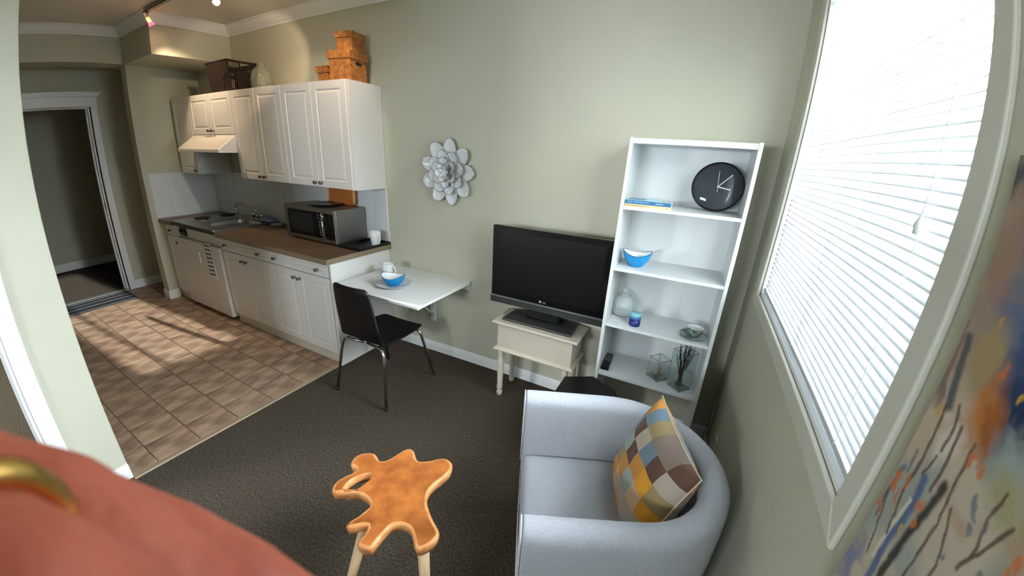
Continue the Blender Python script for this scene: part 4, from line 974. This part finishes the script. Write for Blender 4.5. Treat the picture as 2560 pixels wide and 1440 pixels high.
# ================================================================== HEXAGON WIRE TABLE
hx = thing('wire_side_table', 'small black hexagonal wire side table behind the armchair', 'table', (1.972, -0.522, 0.0), math.radians(32))
BLK = mat('black_powder_coat', (14, 14, 15), 0.45)
hexp = [(0.178 * math.cos(i * PI / 3), 0.178 * math.sin(i * PI / 3)) for i in range(6)]
prism('tabletop', hexp, 0.424, 0.432, BLK, hx, bevel=0.002)
mid = [(0.245 * math.cos(i * PI / 3 + PI / 6), 0.245 * math.sin(i * PI / 3 + PI / 6), 0.22) for i in range(6)]
low = [(0.15 * math.cos(i * PI / 3), 0.15 * math.sin(i * PI / 3), 0.004) for i in range(6)]
for i in range(6):
    t0 = (hexp[i][0] * 0.98, hexp[i][1] * 0.98, 0.424)
    for j in (i, i - 1):
        tube('upper_rod', [t0, mid[j]], 0.004, BLK, hx, n=8); tube('lower_rod', [mid[j], low[i]], 0.004, BLK, hx, n=8)
    tube('base_rod', [low[i], low[(i + 1) % 6]], 0.004, BLK, hx, n=8)

# ================================================================== ARMCHAIR
ac = thing('armchair', 'light grey fabric tub armchair in the corner by the window', 'armchair', (2.279, -1.208, 0.0), 0.412)
W_, t2, La, H_ = 0.352, 0.048, 0.352, 0.722
def U(rad, La_, n=18):
    P = [(-La_ + (La_) * i / 6, rad) for i in range(6)]
    P += [(rad * math.sin(PI * i / n), rad * math.cos(PI * i / n)) for i in range(n + 1)]
    P += [(-(La_) * i / 6, -rad) for i in range(1, 7)]
    return P
def csec(sc):
    # outward offset o, height z ; the outer side swells a little
    P = [(-t2 * sc, 0.10), (-t2 * sc, 0.42), (-t2 * 1.02 * sc, 0.60), (-t2 * 0.98 * sc, H_ - 0.045)]
    for i in range(1, 8):
        a = PI - PI * i / 8; P.append((t2 * math.cos(a) * sc, H_ - 0.045 + 0.045 * math.sin(a) * (0.3 + 0.7 * sc)))
    P += [(t2 * 1.0 * sc, H_ - 0.05), (t2 * 1.04 * sc, 0.55), (t2 * 0.95 * sc, 0.30), (t2 * 0.80 * sc, 0.07), (-t2 * 0.6 * sc, 0.07)]
    return P
path = U(W_ - t2, La); N_ = len(path); rings = []
def nrm(i):
    a = Vector(path[max(i - 1, 0)]); b = Vector(path[min(i + 1, N_ - 1)]); d = (b - a).normalized(); return Vector((-d.y, d.x))
for e, (i, off, sc) in enumerate([(0, -0.012, 0.80), (0, -0.008, 0.95)] + [(i, 0, 1.0) for i in range(N_)] + [(N_ - 1, -0.008, 0.95), (N_ - 1, -0.012, 0.80)]):
    nn = nrm(i); p = Vector(path[i]) + Vector((off, 0)); rings.append([(p.x + nn.x * o, p.y + nn.y * o, z) for o, z in csec(sc)])
bm = bmesh.new(); loft(bm, rings)
meshobj('tub_shell', bm, SOFA, ac, smooth=True, sub=1)
def dshape(r, front, n=16):
    P = [(-front, -r + 2 * r * 0.03), (-front + 0.004, -r + 0.004), (-front + 0.02, -r)] + [(-front * (1 - i / 5), -r) for i in range(1, 5)]
    P += [(r * math.sin(PI * i / n), -r * math.cos(PI * i / n)) for i in range(n + 1)]
    P += [(-front * (i / 5), r) for i in range(1, 5)] + [(-front + 0.02, r), (-front + 0.004, r - 0.004), (-front, r - 2 * r * 0.03)]
    P += [(-front, r - 2 * r * q / 6) for q in range(1, 6)]
    return P
prism('seat_base', dshape(0.252, 0.335), 0.07, 0.30, SOFA, ac, bevel=0.012)
bm = bmesh.new()
S_ = [(0.245, 0.338, 0.300), (0.253, 0.352, 0.310), (0.255, 0.362, 0.345), (0.255, 0.362, 0.395), (0.253, 0.352, 0.420), (0.243, 0.335, 0.432), (0.20, 0.29, 0.440), (0.12, 0.20, 0.445)]
rg = [[(p[0], p[1], z) for p in dshape(r, f)] for r, f, z in S_]
vs = loft(bm, rg, True)
meshobj('seat_cushion', bm, SOFA, ac, smooth=True, sub=1)
PIP = mat('fabric_piping', (196, 198, 204), 0.9)
for s in (-1, 1):
    yc_ = s * (W_ - t2); P = [(-La - 0.0135, yc_ + o * 0.96, z) for o, z in csec(0.93) if z > 0.12]
    tube('piping', P, 0.0028, PIP, ac, n=6)
tube('cushion_piping', [(-0.364, -0.245, 0.335), (-0.366, 0, 0.335), (-0.364, 0.245, 0.335)], 0.0028, PIP, ac, n=6)
for px_, py_ in ((-0.31, -0.27), (-0.31, 0.27), (0.17, -0.2), (0.17, 0.2)):
    lathe('leg', [(0, 0), (0.018, 0), (0.024, 0.075), (0, 0.075)], mat('dark_wood_leg', (50, 36, 28), 0.5), ac, n=14, center=(px_, py_, 0))

# ================================================================== CUSHION
PC = [(206, 146, 42), (128, 112, 102), (104, 126, 142), (150, 160, 154), (206, 172, 142), (92, 66, 54), (150, 132, 92), (190, 130, 60), (172, 160, 146)]
bm = bmesh.new(); NP, SUBP = 6, 5; n = NP * SUBP; hwid = 0.208; dep = 0.082
def puff(u, v, s):
    f = ((1 - abs(u) ** 2.6) * (1 - abs(v) ** 2.6)); f = max(0, f) ** 0.55
    k = 1 - 0.07 * (1 - abs(v) ** 2) * abs(u) ** 3; k2 = 1 - 0.07 * (1 - abs(u) ** 2) * abs(v) ** 3
    wr = 0.004 * math.sin(9 * u + 5 * v) * math.sin(7 * v - 3 * u) * (1 if s > 0 else 0.5) * f
    return (hwid * u * k, hwid * v * k2, s * (dep * f + 0.002) + wr)
grid = {}
for s in (1, -1):
    for i in range(n + 1):
        for j in range(n + 1):
            edge = i in (0, n) or j in (0, n)
            if edge and s == -1: grid[(s, i, j)] = grid[(1, i, j)]; continue
            grid[(s, i, j)] = bm.verts.new(puff(-1 + 2 * i / n, -1 + 2 * j / n, s))
cl_ = bm.loops.layers.float_color.new('paint') if hasattr(bm.loops.layers, 'float_color') else bm.loops.layers.color.new('paint')
rnd = random.Random(5)
pal = {}
colbase = [0, 5, 2, 4, 6, 1, 3]; 
for s in (1, -1):
    for a in range(NP):
        for b in range(NP):
            pal[(s, a, b)] = PC[(a * 3 + b * 5 + (a * b) % 4 + (2 if s < 0 else 0)) % len(PC)]
for s in (1, -1):
    for i in range(n):
        for j in range(n):
            q = [grid[(s, i, j)], grid[(s, i + 1, j)], grid[(s, i + 1, j + 1)], grid[(s, i, j + 1)]]
            f_ = bm.faces.new(q if s > 0 else q[::-1]); f_.smooth = True
            c = lin(pal[(s, i // SUBP, j // SUBP)])
            for l in f_.loops: l[cl_] = (*c, 1)
cm = meshobj('cushion_cover', bm, colattr_mat('plaid_cotton', 0.6, bump=0.15, bscale=400, sheen=0.1), None, smooth=True)
e1 = Vector((0.36, -0.93, 0.0)).normalized(); e2 = Vector((0.30, 0.115, 0.93)); e2 = (e2 - e1 * e2.dot(e1)).normalized(); e3 = e1.cross(e2)
MM = Matrix.Identity(4)
for r in range(3): MM[r][0] = e1[r]; MM[r][1] = e2[r]; MM[r][2] = e3[r]
MM.translation = (2.372, -1.163, 0.622)
cu_ = thing('throw_cushion', 'plaid cushion in mustard, blue and brown patches on the armchair', 'cushion'); cu_.matrix_world = MM
cm.parent = cu_
rimc = [puff(-1 + 2 * i / 20, -1, 1) for i in range(20)] + [puff(1, -1 + 2 * i / 20, 1) for i in range(20)] + [puff(1 - 2 * i / 20, 1, 1) for i in range(20)] + [puff(-1, 1 - 2 * i / 20, 1) for i in range(20)]
tube('seam', [(p[0], p[1], 0) for p in rimc], 0.0028, mat('pale_seam', (206, 186, 158), 0.8), cu_, n=6, closed=True)

# ================================================================== TEAK ROOT TABLE
OUT = [(1.25, -1.549), (1.241, -1.52), (1.256, -1.488), (1.294, -1.464), (1.322, -1.472), (1.345, -1.485), (1.362, -1.48), (1.376, -1.461), (1.386, -1.42), (1.397, -1.38), (1.414, -1.365), (1.438, -1.369), (1.471, -1.398), (1.494, -1.405), (1.527, -1.382), (1.553, -1.351), (1.579, -1.334), (1.608, -1.336), (1.631, -1.352), (1.641, -1.378), (1.637, -1.42), (1.627, -1.459), (1.624, -1.495), (1.634, -1.523), (1.652, -1.549), (1.683, -1.573), (1.72, -1.596), (1.755, -1.613), (1.769, -1.628), (1.767, -1.664), (1.751, -1.694), (1.736, -1.707), (1.72, -1.703), (1.697, -1.682), (1.669, -1.662), (1.643, -1.658), (1.62, -1.665), (1.602, -1.683), (1.6, -1.716), (1.603, -1.754), (1.605, -1.78), (1.587, -1.791), (1.554, -1.797), (1.544, -1.781), (1.544, -1.754), (1.533, -1.723), (1.516, -1.731), (1.496, -1.751), (1.476, -1.769), (1.463, -1.763), (1.462, -1.744), (1.473, -1.711), (1.476, -1.686), (1.479, -1.661), (1.445, -1.644), (1.391, -1.646), (1.348, -1.669), (1.316, -1.697), (1.293, -1.682), (1.28, -1.651), (1.288, -1.616), (1.301, -1.591), (1.303, -1.567), (1.282, -1.563), (1.269, -1.567)]
HOLE = [(1.34, -1.651), (1.334, -1.631), (1.336, -1.606), (1.35, -1.576), (1.366, -1.564), (1.38, -1.573), (1.379, -1.598), (1.374, -1.63), (1.358, -1.652)]
OC = (1.53, -1.56)
def smoothloop(P, it=1):
    for _ in range(it):
        Q = []
        n_ = len(P)
        for i in range(n_):
            a, b = P[i], P[(i + 1) % n_]; Q += [(a[0] * .75 + b[0] * .25, a[1] * .75 + b[1] * .25), (a[0] * .25 + b[0] * .75, a[1] * .25 + b[1] * .75)]
        P = Q
    return P
def insetloop(P, d):
    n_ = len(P); area = sum(P[i][0] * P[(i + 1) % n_][1] - P[(i + 1) % n_][0] * P[i][1] for i in range(n_)); sg = 1 if area > 0 else -1
    R_ = []
    for i in range(n_):
        a = Vector(P[i - 1]); b = Vector(P[(i + 1) % n_]); t = (b - a).normalized(); R_.append((P[i][0] - t.y * d * sg, P[i][1] + t.x * d * sg))
    return R_
st_ = thing('root_table', 'small polished teak root table with an irregular star-shaped top', 'table', (OC[0], OC[1], 0.0))
po = smoothloop([(x - OC[0], y - OC[1]) for x, y in OUT], 1); hcx = sum(p[0] for p in HOLE) / 9; hcy = sum(p[1] for p in HOLE) / 9; ph = smoothloop([(hcx + (x - hcx) * 1.35 - OC[0], hcy + (y - hcy) * 1.25 - OC[1]) for x, y in HOLE], 1)
bm = bmesh.new()
def addloop(P, z): return [bm.verts.new((p[0], p[1], z)) for p in P]
def bridge(a, b, mi):
    n_ = len(a)
    for i in range(n_):
        f_ = bm.faces.new((a[i], a[(i + 1) % n_], b[(i + 1) % n_], b[i])); f_.material_index = mi; f_.smooth = True
def fill(loops, mi, z):
    es = []
    for L_ in loops:
        for i in range(len(L_)):
            e = bm.edges.get((L_[i], L_[(i + 1) % len(L_)])); es.append(e)
    r = bmesh.ops.triangle_fill(bm, use_beauty=True, edges=es)
    for g in r['geom']:
        if isinstance(g, bmesh.types.BMFace): g.material_index = mi
ot = [addloop(insetloop(po, 0.012), 0.4548), addloop(insetloop(po, 0.005), 0.4538), addloop(po, 0.448), addloop(insetloop(po, 0.002), 0.43), addloop(insetloop(po, 0.006), 0.412), addloop(insetloop(po, 0.012), 0.408)]
ht = [addloop(insetloop(ph, -0.004), 0.4548), addloop(insetloop(ph, -0.001), 0.452), addloop(ph, 0.43), addloop(insetloop(ph, -0.004), 0.408)]
for i in range(5): bridge(ot[i], ot[i + 1], 1)
for i in range(3): bridge(ht[i], ht[i + 1], 1)
fill([ot[0], ht[0]], 0, 0); fill([ot[-1], ht[-1]], 1, 0)
meshobj('tabletop', bm, [TEAK, TEAKE], st_)
for tp, ft in (((1.505, -1.72, 0.412), (1.45, -1.86, 0)), ((1.725, -1.665, 0.412), (1.79, -1.745, 0)), ((1.42, -1.47, 0.412), (1.36, -1.39, 0))):
    tube('leg', [(ft[0] - OC[0], ft[1] - OC[1], 0.0), (tp[0] - OC[0], tp[1] - OC[1], tp[2])], [0.014, 0.021], LEGW, st_, n=16)
    
# ================================================================== PAINTING
PX, PY0, PY1, PZ0, PZ1 = 2.64, -1.812, -2.76, 0.80, 1.742
pa = thing('painting', 'large abstract painting of thin trees with blue and ochre foliage', 'painting', (XR - 0.001, (PY0 + PY1) / 2, PZ0))
box('stretcher', -(XR - PX) + 0.003, 0.0, (PY1 - PY0) / 2 + 0.001, (PY0 - PY1) / 2 - 0.001, 0.001, PZ1 - PZ0 - 0.001, mat('canvas_edge', (120, 116, 112), 0.8), pa)
NY, NZ = 420, 420
yy = np.linspace(PY0, PY1, NY + 1); zz = np.linspace(PZ0, PZ1, NZ + 1)
Yg, Zg = np.meshgrid(yy, zz, indexing='ij')
rs = np.random.RandomState(3)
def vnoise(sc, seed):
    r = np.random.RandomState(seed); G = r.rand(80, 80)
    u = (Yg - PY1) * sc % 78; v = (Zg - PZ0) * sc % 78
    i = u.astype(int); j = v.astype(int); fu = u - i; fv = v - j; fu = fu * fu * (3 - 2 * fu); fv = fv * fv * (3 - 2 * fv)
    return (G[i, j] * (1 - fu) + G[i + 1, j] * fu) * (1 - fv) + (G[i, j + 1] * (1 - fu) + G[i + 1, j + 1] * fu) * fv
nA = vnoise(18, 1); nB = vnoise(45, 2); nC = vnoise(110, 4); nD = vnoise(9, 8)
Yw = Yg + 0.022 * (nB - .5) + 0.012 * (nC - .5); Zw = Zg + 0.03 * (nA - .5) + 0.012 * (nC - .5)
img = np.empty((NY + 1, NZ + 1, 3)); img[:] = lin((180, 170, 152))
def mixc(mask, rgb):
    global img
    m3 = np.clip(mask, 0, 1)[..., None]; img = img * (1 - m3) + np.array(lin(rgb)) * m3
mixc((nD - .4) * 2.2, (184, 166, 146)); mixc((nA - .58) * 3, (150, 156, 148)); mixc((nB - .66) * 2.5, (168, 140, 118))
mixc((Zg - 1.52) * 4.5 + (nA - .5) * 1.2, (138, 124, 110))
def blob(y, z, ry, rz_, rgb, soft=0.5, op=0.95):
    d = np.sqrt(((Yw - y) / ry) ** 2 + ((Zw - z) / rz_) ** 2); mixc(op * np.clip((1 + soft - d) / (2 * soft), 0, 1), rgb)
for a in ((-1.850, 1.62, 0.05, 0.10, (150, 122, 104)), (-1.892, 1.574, 0.05, 0.045, (70, 96, 136)), (-1.869, 1.548, 0.03, 0.035, (158, 138, 96)), (-1.828, 1.56, 0.02, 0.03, (150, 132, 116)), (-1.815, 1.72, 0.02, 0.03, (72, 76, 76)), (-1.93, 1.66, 0.06, 0.06, (96, 110, 130)), (-2.02, 1.60, 0.09, 0.10, (48, 74, 112)), (-1.94, 1.525, 0.035, 0.06, (36, 58, 98)), (-1.955, 1.505, 0.03, 0.04, (30, 48, 80)), (-1.902, 1.495, 0.024, 0.040, (176, 112, 46)), (-1.922, 1.480, 0.014, 0.03, (150, 88, 40)), (-1.970, 1.477, 0.03, 0.03, (150, 162, 156)), (-1.99, 1.455, 0.03, 0.02, (156, 150, 116)), (-1.826, 1.205, 0.016, 0.045, (120, 124, 148)), (-1.813, 1.478, 0.012, 0.03, (128, 104, 92)), (-2.15, 1.50, 0.10, 0.12, (170, 120, 60)), (-2.3, 1.55, 0.12, 0.12, (60, 84, 120)), (-2.5, 1.5, 0.12, 0.14, (168, 128, 70)), (-2.62, 1.6, 0.10, 0.1, (70, 90, 120)), (-2.1, 1.36, 0.05, 0.03, (176, 148, 122)), (-1.868, 1.44, 0.02, 0.02, (206, 196, 180))):
    blob(*a)
def stroke(P, w, rgb, op=0.9, soft=0.45):
    w = w * 0.8
    best = np.full(Yg.shape, 9.0)
    for (y0, z0), (y1, z1) in zip(P, P[1:]):
        dy, dz = y1 - y0, z1 - z0; L2 = dy * dy + dz * dz + 1e-12
        t = np.clip(((Yg + 0.003 * (nC - .5) - y0) * dy + (Zg + 0.003 * (nB - .5) - z0) * dz) / L2, 0, 1)
        best = np.minimum(best, np.hypot(Yg + 0.003 * (nC - .5) - (y0 + t * dy), Zg + 0.003 * (nB - .5) - (z0 + t * dz)))
    mixc(op * np.clip((1 + soft - best / w) / (2 * soft), 0, 1), rgb)
stroke([(-1.826, 1.546), (-1.831, 1.514), (-1.844, 1.47)], 0.009, (72, 80, 84)); stroke([(-1.813, 1.56), (-1.815, 1.523), (-1.816, 1.482)], 0.005, (132, 102, 90))
stroke([(-1.868, 1.385), (-1.873, 1.358), (-1.873, 1.318), (-1.868, 1.285), (-1.875, 1.25), (-1.89, 1.15), (-1.90, 1.0)], 0.009, (72, 96, 138)); stroke([(-1.866, 1.35), (-1.861, 1.30), (-1.862, 1.25)], 0.004, (206, 200, 184))
stroke([(-1.904, 1.406), (-1.90, 1.366), (-1.893, 1.32), (-1.894, 1.256), (-1.905, 1.15), (-1.915, 0.95)], 0.0085, (30, 30, 30))
BRN = (88, 70, 62)
for P, w_ in (([(-1.841, 1.469), (-1.845, 1.419), (-1.848, 1.377), (-1.844, 1.354), (-1.86, 1.29)], 0.0032), ([(-1.881, 1.468), (-1.886, 1.422), (-1.887, 1.385)], 0.0034), ([(-1.911, 1.467), (-1.915, 1.418), (-1.925, 1.374), (-1.928, 1.299), (-1.94, 1.2)], 0.003), ([(-1.986, 1.465), (-1.98, 1.435), (-1.991, 1.408), (-1.992, 1.397)], 0.0028), ([(-2.015, 1.454), (-2.004, 1.423), (-1.985, 1.374)], 0.0034), ([(-1.819, 1.358), (-1.821, 1.317), (-1.839, 1.27), (-1.849, 1.241)], 0.0026), ([(-1.816, 1.33), (-1.824, 1.283)], 0.002), ([(-1.861, 1.481), (-1.871, 1.458), (-1.869, 1.427)], 0.0032), ([(-1.868, 1.418), (-1.86, 1.387)], 0.0024), ([(-1.93, 1.40), (-1.96, 1.35), (-1.97, 1.25)], 0.003), ([(-2.1, 1.5), (-2.06, 1.3), (-2.05, 1.1)], 0.006), ([(-2.3, 1.5), (-2.28, 1.2), (-2.3, 0.9)], 0.008), ([(-2.5, 1.5), (-2.45, 1.2), (-2.46, 0.85)], 0.007)):
    stroke(P, w_, BRN)
for (y, z) in [(-1.822, 1.366), (-1.851, 1.37), (-1.844, 1.346), (-1.922, 1.441), (-1.937, 1.444), (-1.894, 1.37), (-1.892, 1.353), (-1.815, 1.316), (-2.041, 1.449), (-1.908, 1.539), (-1.825, 1.353)]: blob(y, z, 0.006, 0.0085, (186, 108, 56), 0.25, 0.85)
for (y, z) in [(-1.82, 1.378), (-1.821, 1.469), (-1.966, 1.4), (-1.959, 1.418), (-1.977, 1.423), (-1.96, 1.357), (-1.831, 1.386), (-2.014, 1.401)]: blob(y, z, 0.005, 0.007, (104, 108, 120), 0.25, 0.8)
for (y, z) in [(-1.884, 1.326), (-1.945, 1.53), (-1.83, 1.449), (-1.867, 1.58)]: blob(y, z, 0.004, 0.008, (190, 150, 60), 0.25, 0.9)
verts = np.empty(((NY + 1) * (NZ + 1), 3)); o0 = pa.location
verts[:, 0] = PX - o0.x; verts[:, 1] = Yg.ravel() - o0.y; verts[:, 2] = Zg.ravel() - o0.z
idx = np.arange((NY + 1) * (NZ + 1)).reshape(NY + 1, NZ + 1)
faces = np.stack([idx[:-1, :-1].ravel(), idx[1:, :-1].ravel(), idx[1:, 1:].ravel(), idx[:-1, 1:].ravel()], 1)
me = bpy.data.meshes.new('canvas'); me.from_pydata(verts.tolist(), [], faces.tolist())
ca = me.color_attributes.new('paint', 'FLOAT_COLOR', 'POINT'); rgba = np.ones((len(verts), 4), np.float32); rgba[:, :3] = img.reshape(-1, 3); ca.data.foreach_set('color', rgba.ravel())
me.materials.append(colattr_mat('oil_paint_on_canvas', 0.55, bump=0.12, bscale=500))
link(bpy.data.objects.new('canvas', me), pa)

# ================================================================== THE PHOTOGRAPHER'S HAND (close to the lens, lower left)
SKIN = mat('skin', (150, 72, 54), 0.5, rgb2=(168, 92, 70), vscale=70, bump=0.12, bscale=500, sss=0.0, spec=0.35)
SEGS = [
    [(2.2831, -2.3466, 1.6596, 0.0108), (2.2881, -2.3399, 1.6584, 0.0104), (2.2946, -2.3362, 1.6574, 0.0098), (2.3069, -2.3328, 1.6483, 0.0095), (2.3202, -2.3311, 1.6367, 0.0082)] ,
    [(2.2703, -2.3403, 1.6539, 0.0116), (2.2764, -2.3328, 1.6505, 0.0108), (2.2841, -2.329, 1.6474, 0.0098), (2.2961, -2.3253, 1.6393, 0.0095), (2.3094, -2.3236, 1.6277, 0.0082)] ,
    [(2.2666, -2.3296, 1.6401, 0.0104), (2.2755, -2.3234, 1.6364, 0.0092), (2.2851, -2.3191, 1.6324, 0.0083), (2.2961, -2.3156, 1.6251, 0.0076), (2.3071, -2.3142, 1.6153, 0.0066)] ,
    [(2.2868, -2.3631, 1.6611, 0.0112), (2.2944, -2.3569, 1.6585, 0.0105), (2.3035, -2.3535, 1.6538, 0.0098), (2.3162, -2.3503, 1.6406, 0.009), (2.3302, -2.3498, 1.6253, 0.0078)] ,
    [(2.2831, -2.3466, 1.6596, 0.0108), (2.2639, -2.3615, 1.6477, 0.0125), (2.2444, -2.3759, 1.6375, 0.014), (2.2244, -2.3897, 1.6294, 0.0156), (2.2041, -2.403, 1.6229, 0.019)] ,
    [(2.2703, -2.3403, 1.6539, 0.0116), (2.2543, -2.3568, 1.6435, 0.0125), (2.238, -2.3728, 1.6347, 0.014), (2.2212, -2.3881, 1.628, 0.0156), (2.2041, -2.403, 1.6229, 0.019)] ,
    [(2.2666, -2.3296, 1.6401, 0.0104), (2.2516, -2.3487, 1.6332, 0.0112), (2.2361, -2.3674, 1.6277, 0.0125), (2.2203, -2.3854, 1.6245, 0.014), (2.2041, -2.403, 1.6229, 0.019)] ,
    [(2.2868, -2.3631, 1.6611, 0.0112), (2.2667, -2.3739, 1.6489, 0.0125), (2.2462, -2.3842, 1.6382, 0.014), (2.2253, -2.3938, 1.6298, 0.0156), (2.2041, -2.403, 1.6229, 0.019)] ,
    [(2.2297, -2.3996, 1.6358, 0.016), (2.2598, -2.3988, 1.6312, 0.0135), (2.2844, -2.3931, 1.6218, 0.0115), (2.3026, -2.3841, 1.6165, 0.01), (2.3164, -2.3758, 1.6148, 0.0088)] ,
    [(2.2041, -2.403, 1.6229, 0.019), (2.2066, -2.4105, 1.6246, 0.019)] ,
    [(2.2041, -2.403, 1.6229, 0.02), (2.1434, -2.4548, 1.5726, 0.026), (2.044, -2.5376, 1.4915, 0.035)] ,
]
RINGC = (2.2897, -2.339, 1.6582) ; RINGA = (0.8662, 0.4827, -0.1293)
def capsule_chain(bm, chain, n=14):
    for (x, y, z, r) in chain:
        bmesh.ops.create_icosphere(bm, subdivisions=3, radius=r, matrix=T(x, y, z))
    for a, b in zip(chain, chain[1:]):
        btube(bm, [a[:3], b[:3]], [a[3], b[3]], n=20)
bm = bmesh.new()
for c in SEGS: capsule_chain(bm, c)
hand_o = meshobj('hand', bm, SKIN, None, smooth=True)
rmsh = hand_o.modifiers.new('remesh', 'REMESH'); rmsh.mode = 'VOXEL'; rmsh.voxel_size = 0.0009; rmsh.use_smooth_shade = True
smo = hand_o.modifiers.new('smooth', 'SMOOTH'); smo.factor = 0.6; smo.iterations = 8
tag(hand_o, "photographer's hand with a gold ring held close to the lens", 'hand')
rg_ = bmesh.new()
ra = Vector(RINGA).normalized(); ru, rv = frame_from(ra); rc = Vector(RINGC)
ringpts = []
for q in range(48):
    a_ = 2 * PI * q / 48; ringpts.append(rc + (ru * math.cos(a_) + rv * math.sin(a_)) * 0.0112)
btube(rg_, ringpts, 0.0015, n=10, closed=True)
ro = meshobj('finger_ring', rg_, mat('yellow_gold', (214, 170, 92), 0.22, metal=1.0), None, smooth=True)
tag(ro, 'slim gold ring on the finger in front of the lens', 'ring')
# unseen slab added outside to keep low sun off the window's near half
struct(box('wall_sun_blocker', 5.0, 6.0, -9.0, -1.02, -0.5, 5.0, mat('sun_blocker_grey', (150, 150, 146), 0.9)))
struct(box('ground_outside', XR + 0.15, 30, -20, 20, -0.6, -0.5, mat('outdoor_ground', (120, 122, 108), 0.95)))
